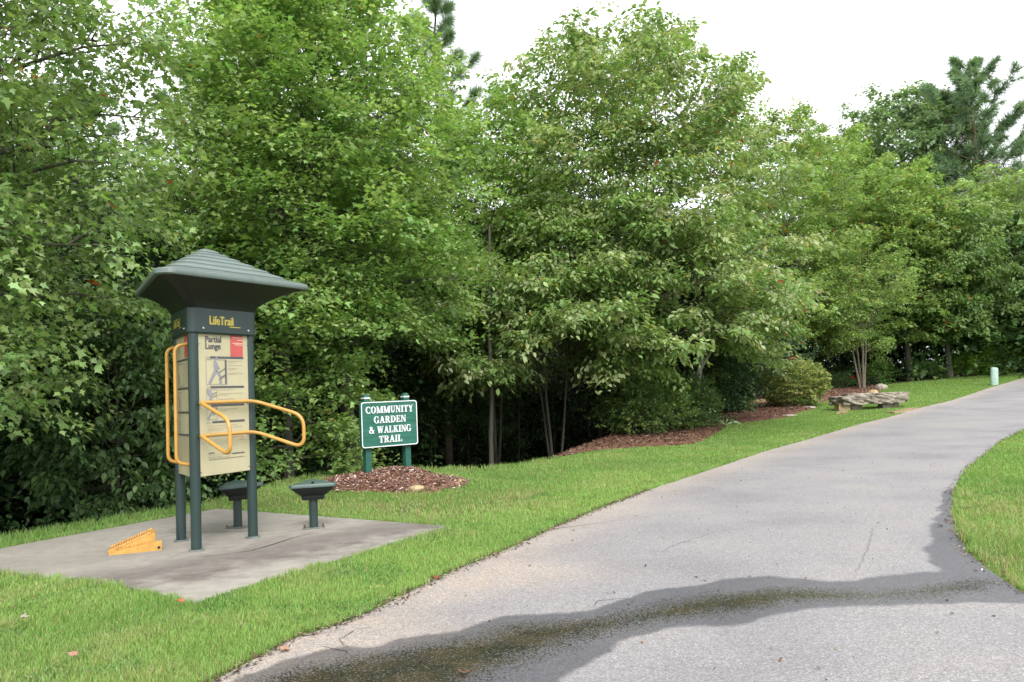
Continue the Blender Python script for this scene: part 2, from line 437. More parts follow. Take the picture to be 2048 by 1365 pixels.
    dampc = mixc(n, 1.0, dry, (.40, .41, .45), 'MULTIPLY')
    brown = ramp(n, mid.outputs[0], [(.35, (.018, .017, .015)), (.65, (.050, .037, .023))])
    peb = ramp(n, cellv.outputs[1], [(.86, (0, 0, 0)), (.95, (1, 1, 1))])
    filmc = mixc(n, math_(n, 'MULTIPLY', peb.outputs[0], .35), brown.outputs[0], (.26, .25, .22))
    c1 = mixc(n, a1.outputs['Fac'], dry, dampc)
    # film edge broken by the stones that stand proud of the water
    fe = math_(n, 'ADD', a2.outputs['Fac'], math_(n, 'MULTIPLY', math_(n, 'SUBTRACT', cellv.outputs[2], .5), 1.0))
    fm = ramp(n, fe, [(.40, (0, 0, 0)), (.60, (1, 1, 1))])
    c2 = mixc(n, fm.outputs[0], c1, filmc)
    r1 = math_(n, 'MULTIPLY_ADD', a1.outputs['Fac'], -.36, .86)
    rr = math_(n, 'MULTIPLY_ADD', fm.outputs[0], -.36, r1)
    b = bsdf(n, out, c2, rr, .45)
    hb = math_(n, 'MULTIPLY', math_(n, 'SUBTRACT', 1, dist), math_(n, 'MULTIPLY_ADD', fm.outputs[0], -.8, 1))
    bump(n, hb, .55, .006, b)
    V = np.concatenate(Vs)
    dl = pdist(V[:, 0], V[:, 1], EDGE_L, False)
    sp = cast(985, 1155, h0); sp2 = cast(720, 1290, h0)
    silt = np.exp(-(dl/.55)**2)*.9 + np.exp(-(((V[:, 0]-sp[0])/.8)**2+((V[:, 1]-sp[1])/.5)**2))*1.1 + np.exp(-(((V[:, 0]-sp2[0])/1.0)**2+((V[:, 1]-sp2[1])/.45)**2))*.6
    me = mesh_np('road', V, Fs, m, smooth=True, attrs={'damp': np.concatenate(A), 'film': np.concatenate(B), 'silt': np.clip(silt, 0, 1)})
    road = tag(link('road', me), kind='structure')
    # cracks: thin dark ribbons following the ones in the photograph
    cr = MB(); r = rs(4)
    def crack(pts, w=.010, hf=h0, dz=.020, mb=cr):
        P = outline(pts)
        Q = []
        for a, b in zip(P[:-1], P[1:]):
            L = np.linalg.norm(b-a); k = max(2, int(L/.035))
            for j in range(k): Q.append(a+(b-a)*j/k+r.normal(0, .008, 2))
        Q.append(P[-1]); Q = np.array(Q)
        d = np.gradient(Q, axis=0); nn = np.stack([-d[:, 1], d[:, 0]], -1); nn /= np.linalg.norm(nn, axis=1)[:, None]+1e-9
        ww = w*(.25+.75*np.sin(np.linspace(.15, 3.0, len(Q))))*r.uniform(.4, 1.3, len(Q))/2
        A_ = Q+nn*ww[:, None]; B_ = Q-nn*ww[:, None]
        V = [(*a, float(hf(*a))+dz) for a in A_]+[(*b, float(hf(*b))+dz) for b in B_]
        k = len(Q); mb.add(V, [[i, i+1, k+i+1, k+i] for i in range(k-1)])
    crack([(1188, 1222), (1192, 1215), (1196, 1208), (1215, 1206), (1240, 1204), (1262, 1205)], .007)
    crack([(1300, 1110), (1330, 1104), (1350, 1095), (1380, 1085), (1420, 1072)], .005)
    crack([(1709, 1166), (1712, 1155), (1722, 1130), (1738, 1100), (1745, 1060), (1770, 1040)], .003)
    crack([(1550, 1006), (1480, 1008), (1450, 1002)], .006)
    crack([(690, 1300), (680, 1285), (700, 1272), (715, 1266), (745, 1262)], .008)
    crack([(640, 1300), (668, 1305), (690, 1312), (706, 1318)], .008)
    crack([(600, 1262+20), (640, 1275), (672, 1272)], .012)
    crack([(820, 1345), (840, 1330), (842, 1318), (880, 1312)], .01)
    mk, nk, ok = newmat('crack_dirt'); bsdf(nk, ok, (.045, .038, .032), .95, .1)
    cr.build('crack', mk, road)
    return crack, mk
crack_fn, M_crack = build_road()

# ------------------------------------------------------------------ concrete pad
def build_pad():
    P = PAD; xs = np.arange(P[:, 0].min(), P[:, 0].max()+.06, .06); ys = np.arange(P[:, 1].min(), P[:, 1].max()+.06, .06)
    mb = MB(); mb.poly([tuple(p) for p in P[::-1]] if np.sum(P[:, 0]*np.roll(P[:, 1], -1)-np.roll(P[:, 0], -1)*P[:, 1]) < 0 else [tuple(p) for p in P], -.08, .024)
    m, n, out = newmat('stained_concrete'); co = coords(n)
    n1 = noise(n, .9, 6, .6, co); n2 = noise(n, 7, 6, .7, co); n3 = noise(n, 90, 3, .7, co); n4 = noise(n, 2.4, 7, .72, co)
    mp = n.nodes.new('ShaderNodeMapping'); n.links.new(co, mp.inputs[0])
    c = cast(560, 1120, h0); mp.inputs['Location'].default_value = (0, 0, 0)
    # dark algae staining that runs along the front half of the pad
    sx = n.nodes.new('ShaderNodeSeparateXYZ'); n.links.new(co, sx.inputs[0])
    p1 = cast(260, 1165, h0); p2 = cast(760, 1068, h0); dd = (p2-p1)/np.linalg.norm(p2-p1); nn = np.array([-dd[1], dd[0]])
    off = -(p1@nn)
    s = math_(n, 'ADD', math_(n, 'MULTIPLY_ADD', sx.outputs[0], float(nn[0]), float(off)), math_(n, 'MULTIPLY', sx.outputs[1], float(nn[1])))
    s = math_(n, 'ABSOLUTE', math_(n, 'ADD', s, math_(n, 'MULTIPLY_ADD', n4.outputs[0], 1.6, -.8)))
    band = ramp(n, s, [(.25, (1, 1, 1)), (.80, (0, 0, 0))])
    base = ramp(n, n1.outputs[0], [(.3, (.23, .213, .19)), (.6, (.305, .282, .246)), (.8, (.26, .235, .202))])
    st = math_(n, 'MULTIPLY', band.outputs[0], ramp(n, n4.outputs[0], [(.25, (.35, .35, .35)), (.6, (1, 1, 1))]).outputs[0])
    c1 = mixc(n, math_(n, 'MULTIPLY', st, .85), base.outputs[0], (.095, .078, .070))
    gl = ramp(n, n2.outputs[0], [(.35, (.78, .78, .78)), (.65, (1.08, 1.08, 1.08))])
    c2 = mixc(n, .8, c1, gl.outputs[0], 'MULTIPLY')
    c3 = mixc(n, math_(n, 'MULTIPLY', n3.outputs[0], .3), c2, (.16, .15, .14))
    b = bsdf(n, out, c3, .88, .3); bump(n, n3.outputs[0], .35, .004, b)
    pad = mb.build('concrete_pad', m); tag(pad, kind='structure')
    cb = MB()
    crack_fn([(305, 1070), (360, 1070), (440, 1070), (520, 1067), (585, 1065)], .014, lambda x, y: 0, .028, cb)
    crack_fn([(395, 1120), (440, 1116), (500, 1108), (545, 1095), (590, 1080), (625, 1073)], .016, lambda x, y: 0, .028, cb)
    cb.build('crack', M_crack, pad)
build_pad()

# ------------------------------------------------------------------ mulch
def mulchmat():
    m, n, out = newmat('mulch'); co = coords(n)
    n1 = noise(n, 22, 5, .75, co); n2 = noise(n, 1.5, 4, .6, co)
    cr = ramp(n, n1.outputs[0], [(.3, (.055, .032, .021)), (.5, (.15, .086, .055)), (.7, (.27, .185, .13))])
    cc = mixc(n, math_(n, 'MULTIPLY', n2.outputs[0], .5), cr.outputs[0], (.16, .07, .045))
    b = bsdf(n, out, cc, .95, .1); bump(n, n1.outputs[0], .9, .03, b); return m
M_mulch = mulchmat()
def chipmat():
    m, n, out = newmat('bark_chip'); at_ = N(n, 'ShaderNodeAttribute'); at_.attribute_name = 'col'
    bsdf(n, out, at_.outputs['Color'], .85, .2); return m
M_chip = chipmat()
def build_bed(name, P, seed, n_chips, chip=.05, amp=.04, tone=1.0):
    step = .12 if len(P) < 15 else .16
    gx = np.arange(P[:, 0].min()-.3, P[:, 0].max()+.3, step); gy = np.arange(P[:, 1].min()-.3, P[:, 1].max()+.3, step)
    X, Y = np.meshgrid(gx, gy); sd = sdist(X, Y, P)+(fbm(X*2.5, Y*2.5, seed)-.5)*.35
    Z = h(X, Y)+np.clip(-sd*.25, -.05, amp+.02)+.004+(fbm(X*3, Y*3, seed+3)-.5)*.03
    idx = np.arange(X.size).reshape(X.shape)
    F = np.stack([idx[:-1, :-1], idx[:-1, 1:], idx[1:, 1:], idx[1:, :-1]], -1).reshape(-1, 4)
    ok = (sd.ravel() < .12)[F].all(1)
    me = mesh_np(name, np.stack([X, Y, Z], -1).reshape(-1, 3), [F[ok]], M_mulch, smooth=True)
    tag(link(name, me), kind='structure')
    r = rs(seed); k = n_chips*4
    x = r.uniform(P[:, 0].min(), P[:, 0].max(), k); y = r.uniform(P[:, 1].min(), P[:, 1].max(), k)
    s = sdist(x, y, P)+(fbm(x*2.5, y*2.5, seed)-.5)*.35; sel = (s < .10) & ((s < 0) | (r.rand(k) < .35))
    x = x[sel][:n_chips]; y = y[sel][:n_chips]; s = s[sel][:n_chips]; k = len(x)
    z = h(x, y)+np.clip(-s*.25, 0, amp+.02)+.012+r.rand(k)*.02
    L = chip*r.uniform(.4, 1.5, k); w = L*r.uniform(.15, .5, k); a = r.uniform(0, 6.28, k); t = r.normal(0, .35, k); t2 = r.normal(0, .35, k)
    dx = np.stack([np.cos(a)*L, np.sin(a)*L, t*L], -1); dy = np.stack([-np.sin(a)*w, np.cos(a)*w, t2*w], -1)
    c = np.stack([x, y, z], -1)
    Vv = np.stack([c-dx-dy, c+dx-dy*.6, c+dx*.8+dy, c-dx*.9+dy*.8], 1).reshape(-1, 3)
    pal = np.array([(.14, .075, .06), (.22, .13, .11), (.29, .22, .20), (.07, .045, .04), (.38, .32, .29), (.18, .085, .065), (.25, .18, .155)])
    cc = pal[r.choice(len(pal), k, p=[.2, .17, .12*tone, .2, .07*tone, .22, 1-.79-.19*tone])]*r.uniform(.8, 1.5, (k, 1))*tone*(np.array([1, .93, .82]) if tone < 1 else np.array([1.25, 1.2, 1.15])); cc = np.repeat(cc, 4, 0)
    me = mesh_np('bark_chips', Vv, [np.arange(4*k).reshape(-1, 4)], M_chip, cc)
    return link('bark_chips', me)
ch = build_bed('mulch_mound', MOUND, 31, 14000, .019, .03)
tag(ch, 'reddish brown shredded bark chips on the low mound under the green sign', 'bark chips', kind='stuff')
ch = build_bed('mulch_bed', BED, 37, 20000, .032, tone=.62)
tag(ch, 'dark brown bark chips spread beneath the broad dogwood and clipped shrubs', 'bark chips', kind='stuff')
ch = build_bed('mulch_patch', BED2, 41, 5000, .035, tone=.7)
tag(ch, 'brown bark chips around the multi-stemmed small tree behind the stone slab bench', 'bark chips', kind='stuff')

# ------------------------------------------------------------------ grass
def blades(x, y, z, hgt, wid, r, colr, name, label, lean=.45):
    k = len(x); a = r.uniform(0, 2*np.pi, k); ln = np.abs(r.normal(0, lean, k))
    b = r.uniform(0, 2*np.pi, k)
    sx = np.cos(a)*wid/2; sy = np.sin(a)*wid/2
    lx = np.cos(b)*ln*hgt; ly = np.sin(b)*ln*hgt
    p0 = np.stack([x-sx, y-sy, z], -1); p1 = np.stack([x+sx, y+sy, z], -1)
    m = np.stack([x+lx*.35, y+ly*.35, z+hgt*.6], -1); s3 = np.stack([sx, sy, sx*0], -1)*.8
    tip = np.stack([x+lx, y+ly, z+hgt*(1-.25*ln)], -1)
    V = np.stack([p0, p1, m+s3, m-s3, tip], 1).reshape(-1, 3)
    i = np.arange(k)[:, None]*5
    Q = i+np.array([[0, 1, 2, 3]]); T = i+np.array([[3, 2, 4]])
    me = mesh_np(name, V, [Q, T], M_grass, np.repeat(colr, 5, 0))
    return tag(link(name, me), label, 'grass', kind='stuff')
def lawn_mask(x, y, r, edge=.03):
    nz = (fbm(x*7, y*7, 77)-.5)*.20
    ok = (sdist(x, y, ROAD_N)+nz > edge) & (sdist(x, y, PAD)+nz*.8 > .005)
    for P in (BED, BED2, MOUND):
        ok &= (sdist(x, y, P)+(fbm(x*2.5, y*2.5, 5)-.5)*.3 > .0) | (r.rand(len(x)) < .02)
    return ok
ROAD_N = np.vstack([EDGE_L, EDGE_R2[::-1], [[5.0, 5.2], [6.0, 4.9], [7.2, 4.2], [8.0, 2.5], [12, 2], [42, 1.5], [42, -8], [-6, -8]]])
def build_grass():
    r = rs(9)
    def sample(n, d0, d1, p, b0=-.72, b1=.72):
        # density ~ d^-p
        u = r.rand(n)
        if abs(2-p) < 1e-6: d = d0*(d1/d0)**u
        else: d = (d0**(2-p)+u*(d1**(2-p)-d0**(2-p)))**(1/(2-p))
        b = r.uniform(b0, b1, n); return d*np.sin(b), d*np.cos(b), d
    xs, ys, ds = [], [], []
    for n, a, b, p in ((330000, 3.6, 8, 1.2), (480000, 8, 22, 1.7), (300000, 20, 62, 1.8)):
        x, y, d = sample(n, a, b, p)
        t, s = crest_t(x, y); ok = (t < .25+.15*r.rand(n))
        x, y, d = x[ok], y[ok], d[ok]; ok = lawn_mask(x, y, r)
        xs.append(x[ok]); ys.append(y[ok]); ds.append(d[ok])
    x = np.concatenate(xs); y = np.concatenate(ys); d = np.concatenate(ds); k = len(x)
    t, s = crest_t(x, y)
    # worn, yellowing and bare spots
    patch = fbm(x*.55, y*.55, 12); patch2 = fbm(x*1.9, y*1.9, 21)
    bp = [(cast(930, 1005, h0), 1.0, .55), (cast(850, 1020, h0), .9, .4), (cast(690, 990, h0), 1.2, .5), (cast(560, 1000, h0), .8, .5), (cast(1990, 1010, h0), .9, .5), (cast(2020, 1150, h0), .8, .6), (cast(1960, 1060, h0), .6, .3)]
    bare = np.zeros(k)
    for c, rad, a in bp: bare += a*np.exp(-(((x-c[0])**2+(y-c[1])**2)/rad**2))
    bare *= .5+1.0*fbm(x*4, y*4, 50)
    keep = r.rand(k) > np.clip(bare*1.25-.1, 0, .9)
    x, y, d, t, patch, patch2, bare = [v[keep] for v in (x, y, d, t, patch, patch2, bare)]; k = len(x)
    re = np.minimum(pdist(x, y, EDGE_L, False), np.minimum(pdist(x, y, EDGE_R, False), pdist(x, y, PAD)))
    hg = .026+.034*r.rand(k)+.035*np.clip(patch2*2-1, 0, 1)+.03*np.exp(-(re/.12)**2)+.10*sstep(-.5, .2, t)*r.rand(k)*(x < 3)
    tall = np.exp(-(((x-cast(1990, 1085, h0)[0])**2+(y-cast(1990, 1085, h0)[1])**2)/.8**2)); hg *= 1+.9*tall
    hg *= np.where(d > 18, .75, 1)
    wd = np.clip(.0007*d, .0048, .03)*r.uniform(.6, 1.3, k)
    g0 = np.array([.16, .285, .072]); g1 = np.array([.24, .37, .10]); g2 = np.array([.32, .35, .145]); dry = np.array([.40, .31, .19])
    f = np.clip((patch-.3)*2.2, 0, 1)[:, None]; c = g0*(1-f)+g1*f
    yel = np.clip(patch2*1.6-.75+r.normal(0, .15, k)+.5*bare, 0, 1)[:, None]; c = c*(1-yel)+g2*yel
    q = (r.rand(k) < .05+.5*bare)[:, None]; c = np.where(q, dry*r.uniform(.6, 1.1, (k, 1)), c)
    c = c*r.uniform(.72, 1.28, (k, 1)); c *= np.array([1, 1, 1])+r.normal(0, .06, (k, 3))
    c = np.clip(c, .01, 1)
    weed = fbm(x*2.6, y*2.6, 90, 3) > .70; wd = np.where(weed, wd*2.2, wd); hg = np.where(weed, hg*.75, hg); c = np.where(weed[:, None], c*[.78, .86, .85], c)
    right = inpoly(x, y, np.vstack([EDGE_R2, [[80, 60], [80, 2], [12, 2]]]))
    near = ~right
    def go(mask, label):
        blades(x[mask], y[mask], h(x[mask], y[mask])-.004, hg[mask], wd[mask], r, c[mask], 'grass', label)
    go(near, 'bright green mown lawn between the drive, the concrete pad and the woods')
    go(right, 'patchy green lawn on the right side of the drive')
build_grass()

def build_debris():
    r = rs(61); P = []
    for E_, n, sg in ((EDGE_L[1:14], 3200, 1), (EDGE_R, 1500, 1)):
        s = np.concatenate([[0], np.cumsum(np.hypot(*np.diff(E_, axis=0).T))]); u = r.rand(n)*s[-1]
        q = np.stack([np.interp(u, s, E_[:, 0]), np.interp(u, s, E_[:, 1])], -1)
        q += r.normal(0, 1, (n, 2))*(.02+.05*fbm(q[:, 0]*3, q[:, 1]*3, 8)[:, None]); P.append(q)
    q = r.uniform([-3, 3.5], [8, 16], (900, 2)); q = q[inpoly(q[:, 0], q[:, 1], ROAD)]; P.append(q)
    P = np.concatenate(P); k = len(P); L = r.uniform(.004, .014, k); w = L*r.uniform(.3, .9, k); a = r.uniform(0, 6.28, k)
    dx = np.stack([np.cos(a)*L, np.sin(a)*L, r.normal(0, .3, k)*L], -1); dy = np.stack([-np.sin(a)*w, np.cos(a)*w, r.normal(0, .3, k)*w], -1)
    c = np.stack([P[:, 0], P[:, 1], h0(P[:, 0], P[:, 1])+.022+r.rand(k)*.006], -1)
    V = np.stack([c-dx-dy, c+dx-dy*.6, c+dx*.8+dy, c-dx*.9+dy*.8], 1).reshape(-1, 3)
    pal = np.array([(.09, .06, .04), (.05, .035, .03), (.22, .17, .12), (.16, .10, .06), (.4, .37, .33)]); cc = pal[r.choice(5, k, p=[.35, .25, .2, .15, .05])]*r.uniform(.7, 1.2, (k, 1))
    me = mesh_np('edge_litter', V, [np.arange(4*k).reshape(-1, 4)], M_chip, np.repeat(cc, 4, 0))
    tag(link('edge_litter', me), 'dark crumbs of soil and leaf litter along the edges of the drive', 'leaf litter', kind='stuff')
build_debris()

# ------------------------------------------------------------------ exercise station (three posts, three panels, triangular roof)
PADZ = .024
KC = np.array([-3.34, 9.03]); KA = math.radians(-87.5)
def rtri(rad, r, z, c=(0, 0), a0=KA, m=7, sag=0.0):
    """rounded triangle ring: circumradius rad, corner radius r; sag pulls the middle of each side up/down"""
    pts = []
    for i in range(3):
        a = a0+i*2*math.pi/3; cc = max(rad-2*r, 0)
        cx, cy = c[0]+cc*math.cos(a), c[1]+cc*math.sin(a)
        for j in range(m):
            b = a-math.pi/3+2*math.pi/3*j/(m-1); pts.append((cx+r*math.cos(b), cy+r*math.sin(b), z))
        a2 = a0+(i+1)*2*math.pi/3; ex, ey = c[0]+cc*math.cos(a2), c[1]+cc*math.sin(a2)
        s = pts[-1]; b = a2-math.pi/3; e = (ex+r*math.cos(b), ey+r*math.sin(b), z)
        for j in range(1, 6):
            t = j/6; k = 4*t*(1-t)*sag; pts.append((s[0]+(e[0]-s[0])*t, s[1]+(e[1]-s[1])*t, z+k))
    return pts
def text_mesh(txt, size, mat, name, parent, M, depth=.002, bold=0.0, sx=1.0, align='LEFT', spacing=1.0):
    cu = bpy.data.curves.new('t', 'FONT'); cu.body = txt; cu.size = size; cu.extrude = depth/2; cu.align_x = align; cu.space_line = spacing
    to = bpy.data.objects.new('t', cu); SC.collection.objects.link(to)
    dg = bpy.context.evaluated_depsgraph_get(); me = bpy.data.meshes.new_from_object(to.evaluated_get(dg))
    bpy.data.objects.remove(to); bpy.data.curves.remove(cu)
    me.name = name; me.materials.clear(); me.materials.append(mat)
    if bold:   # a heavier face: the same outlines laid side by side, each a hair prouder than the last
        import bmesh
        bm = bmesh.new()
        for q, (dx, dy) in enumerate(((-1, 0), (-.33, .5), (.33, -.5), (1, 0))):
            n0 = len(bm.verts); bm.from_mesh(me); bm.verts.ensure_lookup_table()
            for v in bm.verts[n0:]: v.co += Vector((dx*bold, dy*bold, q*.0003))
        bm.to_mesh(me); bm.free()
    o = link(name, me, parent); o.matrix_local = M @ Matrix.Diagonal((sx, 1, 1, 1)); return o
def frame(o, ex, n):   # local x along ex, y up, z out along n
    ex = Vector(ex).normalized(); n = Vector(n).normalized(); up = Vector((0, 0, 1))
    return Matrix(((ex.x, up.x, n.x, o[0]), (ex.y, up.y, n.y, o[1]), (ex.z, up.z, n.z, o[2]), (0, 0, 0, 1)))
def build_station():
    root = empty('exercise_station', (KC[0], KC[1], PADZ), 0,
                 label='tall green three-sided exercise station with cream instruction panels, yellow bars and a stepped hood roof', cat='exercise station')
    PR = .452; corners = [Vector((PR*math.cos(KA+i*2*math.pi/3), PR*math.sin(KA+i*2*math.pi/3), 0)) for i in range(3)]
    for c in corners:
        p = MB(); p.tube([(c.x, c.y, 0.008), (c.x, c.y, 2.35)], .053, 24); po = p.build('post', M_green, root, smooth=True)
        q = MB(); q.tube([(c.x, c.y, 0), (c.x, c.y, .012), (c.x, c.y, .016)], [.078, .078, .060], 24); q.build('base_flange', M_plate, po)
    # hood: collar, flaring underside, stepped roof
    col = MB(); col.loft([rtri(.57, .06, 2.235), rtri(.592, .07, 2.25), rtri(.592, .07, 2.50)], True, True)
    cob = col.build('collar', M_green, root, smooth=True)
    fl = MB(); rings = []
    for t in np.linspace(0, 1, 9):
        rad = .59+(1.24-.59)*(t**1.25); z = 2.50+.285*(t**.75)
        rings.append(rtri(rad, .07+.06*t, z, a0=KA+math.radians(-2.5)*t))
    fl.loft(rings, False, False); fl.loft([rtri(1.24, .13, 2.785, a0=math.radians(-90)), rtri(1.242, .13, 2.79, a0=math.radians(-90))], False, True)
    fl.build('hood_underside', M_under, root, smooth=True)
    rf = MB(); rr_ = []
    R0_, z0 = 1.262, 2.775; RA = math.radians(-90)
    rtri_ = rtri; rtr = lambda *q, **k: rtri_(*q, a0=RA, **k)
    rr_.append(rtr(R0_-.012, .13, z0-.006)); rr_.append(rtr(R0_, .13, z0+.004)); rr_.append(rtr(R0_, .13, z0+.042)); rr_.append(rtr(R0_-.012, .13, z0+.054))
    steps = [(.985, .120), (.81, .184), (.645, .244), (.495, .298), (.355, .345), (.225, .385)]
    for i, (R_, dz) in enumerate(steps):
        z = z0+dz; c = .11 if R_ > .4 else R_*.28
        rr_.append(rtr(R_+.006, c, z-.016)); rr_.append(rtr(R_-.010, c, z-.018)); rr_.append(rtr(R_-.006, c, z-.004)); rr_.append(rtr(R_-.016, c, z+.004))
    rr_.append(rtr(.12, .04, z0+.412)); rr_.append(rtr(.05, .016, z0+.424))
    rf.loft(rr_, True, True)
    rfo = rf.build('roof', M_greenroof, root, smooth=True)
    # panels and what is on them
    for i in range(3):
        a = corners[i]; b = corners[(i+1) % 3]; ex = (b-a).normalized(); n = Vector((ex.y, -ex.x, 0)); mid = (a+b)/2
        off = mid+n*.018
        M3 = Matrix((ex, n, Vector((0, 0, 1)))).transposed()
        pb = MB(); pb.box((off.x, off.y, (.745+2.245)/2), (.735, .012, 1.50), M3, .003)
        pan = pb.build('panel', M_panel, root)
        pan['label'] = ['cream panel titled Partial Lunge with a walking figure', 'cream panel on the far side of the station', 'shaded cream panel behind the two upright yellow handles'][i]
        # the printed face is local to the panel: origin at lower-left of the sheet
        O = off+n*.0085-ex*.3675+Vector((0, 0, .745))
        MF = frame(O, ex, n)
        def rect(mb, x0, y0, x1, y1, dz=0.0012):
            mb.add([(x0, y0, dz), (x1, y0, dz), (x1, y1, dz), (x0, y1, dz)], [[0, 1, 2, 3]])
        H_ = 1.50
        ink = MB(); li = MB(); fa = MB(); rd = MB(); crm = MB(); fg = MB()
        if i == 0:
            for (y, t) in ((1.232, .022), (.915, .022), (.722, .022), (.545, .022)): rect(ink, .175 if y > .6 else .19, y, .645, y+t); rect(fa, .115, y+.001, .172, y+t-.001)
            rect(rd, .46, 1.256, .640, 1.498)
            for (y, x0) in ((1.46, .49), (1.435, .56), (1.40, .49), (1.383, .52)): rect(crm, x0, y, .636, y+.006, .002)
            def box_outline(x0, y0, x1, y1, w=.005):
                rect(li, x0, y0, x1, y0+w); rect(li, x0, y1-w, x1, y1); rect(li, x0, y0+w, x0+w, y1-w); rect(li, x1-w, y0+w, x1, y1-w)
            box_outline(.118, .952, .405, 1.222); box_outline(.118, .750, .262, .905); box_outline(.118, .580, .262, .715)
            rect(ink, .378, .958, .396, 1.216, .002)
            def bar(mb, x0, y0, x1, y1, w, dz=.0022):
                d = Vector((x1-x0, y1-y0)); nn = Vector((-d.y, d.x)).normalized()*w/2
                mb.add([(x0-nn.x, y0-nn.y, dz), (x1-nn.x, y1-nn.y, dz), (x1+nn.x, y1+nn.y, dz), (x0+nn.x, y0+nn.y, dz)], [[0, 1, 2, 3]])
            def figure(cx, cy, s):
                tor = [(-.028, .11), (-.018, .035), (.022, .03), (.035, .075), (.028, .10), (.012, .135), (-.006, .145), (-.022, .135)]
                fg.add([(cx+x*s, cy+y*s, .0018) for x, y in tor], [list(range(8))])
                hd = [(cx+(.012+.013*math.cos(q))*s, cy+(.166+.018*math.sin(q))*s, .0019) for q in np.linspace(0, 5.6, 8)]; fg.add(hd, [list(range(8))])
                for P in ([(-.018, .045), (-.10, -.095), (-.072, -.108), (.018, .03)], [(-.01, .04), (.052, -.04), (.048, -.108), (.078, -.108), (.084, -.035), (.025, .05)],
                          [(.012, .115), (.06, .055), (.05, .048), (.0, .09)]):
                    fg.add([(cx+x*s, cy+y*s, .0020) for x, y in P], [list(range(len(P)))])
            figure(.250, 1.068, 1.0)
            bar(ink, .29, 1.078, .378, 1.125, .008); bar(ink, .298, 1.005, .378, 1.05, .008); bar(ink, .305, 1.02, .378, 1.062, .004)
            fg.add([(.124+x, .76+y, .002) for x, y in [(0, .13), (.005, .10), (.035, .07), (.03, 0), (.065, 0), (.075, .07), (.07, .11), (.06, .14), (.01, .14)]], [list(range(9))])
            bar(ink, .19, .845, .255, .872, .007); bar(ink, .20, .82, .255, .84, .007)
            bar(fg, .14, .59, .165, .64, .022); bar(fg, .16, .635, .225, .672, .022); bar(ink, .19, .655, .258, .705, .009); bar(ink, .20, .628, .255, .655, .007)
            rr2 = rs(3)
            for (x0, y, L) in ((.425, 1.205, .2), (.425, 1.19, .1), (.425, 1.158, .2), (.425, 1.125, .13), (.425, 1.11, .09), (.425, 1.075, .21), (.425, 1.06, .11), (.28, .895, .21),
                               (.28, .855, .35), (.28, .838, .14), (.28, .795, .22), (.28, .69, .26), (.28, .672, .13), (.135, .515, .4), (.135, .49, .47), (.135, .47, .2),
                               (.135, .12+.09, .5), (.135, .19, .17), (.42, .205, .22), (.135, .165, .49), (.135, .18, .3)):
                x = x0
                while x < x0+L:
                    w = rr2.uniform(.012, .04); rect(fa, x, y, min(x+w, x0+L), y+.006); x += w+.006
            rect(ink, .135, .228, .215, .238); rect(ink, .46, .200, .63, .212); rect(ink, .135, .160, .63, .163)
            rp_ = MB()
            for (y, x0) in ((.43, .40), (.405, .30), (.38, .42), (.35, .56)):
                x = x0
                while x < .63: w = rr2.uniform(.012, .04); rect(rp_, x, y, min(x+w, .635), y+.005); x += w+.008
            o = rp_.build('red_print', M_red, pan); o.matrix_local = MF
            T = text_mesh('Partial\nLunge', .093, M_ink, 'lettering', pan, MF @ Matrix.Translation((.112, 1.405, .001)), .0015, .0022, .95, spacing=.78)
        else:
            rect(rd, .46, 1.256, .640, 1.498)
            for y in (1.22, .915, .66, .42): rect(ink, .06, y, .68, y+.022)
            for (x0, y0, x1, y1) in ((.06, .95, .40, 1.20), (.06, .70, .26, .89), (.06, .46, .26, .64)):
                rect(li, x0, y0, x1, y0+.006); rect(li, x0, y1-.006, x1, y1); rect(li, x0, y0+.006, x0+.006, y1-.006); rect(li, x1-.006, y0+.006, x1, y1-.006)
                fg.add([(x0+.05, y0+.02, .002), (x0+.09, y0+.02, .002), (x0+.11, y0+.12, .002), (x0+.06, y0+.15, .002)], [[0, 1, 2, 3]])
            for y in np.arange(.12, .41, .026): rect(fa, .06, y, .68, y+.006)
            for x in np.arange(.06, .69, .062): rect(fa, x, .12, x+.004, .40, .0016)
            for y in np.arange(.97, 1.19, .03): rect(fa, .43, y, .66, y+.006)
        for mb, nm, mt in ((ink, 'printed_bars', M_ink), (li, 'picture_frame', M_inklight), (fa, 'small_print', M_inkfaint), (rd, 'red_block', M_red), (crm, 'red_block_text', M_cream), (fg, 'figure_drawing', M_inklight)):
            if mb.n: o = mb.build(nm, mt, pan); o.matrix_local = MF
        for (x, y) in ((.03, 1.39), (.70, 1.39), (.03, .05), (.70, .05)):
            sc = MB(); sc.tube([(x, y, -.002), (x, y, .004), (x, y, .006)], [.009, .009, .004], 10)
            o = sc.build('screw', M_bolt, pan); o.matrix_local = MF
        # collar decal and bolts
        cn = mid+n*(.592/2-.452/2)
        MC = frame(cn+n*.0015+Vector((0, 0, 2.25)), ex, n)
        if i != 1:
            text_mesh('LifeTrail', .128, M_logo, 'logo_lettering', cob, MC @ Matrix.Translation((-.235, .085, .0)), .002, .006, .80)
            u = MB(); rect(u, .045, .062, .20, .071, .001); o = u.build('logo_line', M_logo, cob); o.matrix_local = MC
        for x in (-.315, .315):
            bl = MB(); bl.tube([(x, .038, -.002), (x, .038, .006), (x, .038, .010)], [.014, .014, .006], 12)
            o = bl.build('bolt', M_bolt, cob); o.matrix_local = MC
    # bars on the front face: one closed bent tube, mirrored arms sloping out and down
    a, b = corners[0], corners[1]; ex = (b-a).normalized(); n = Vector((ex.y, -ex.x, 0)); mid = (a+b)/2
    def fp(u, v, z): p = mid+ex*u+n*v; return Vector((p.x, p.y, z))
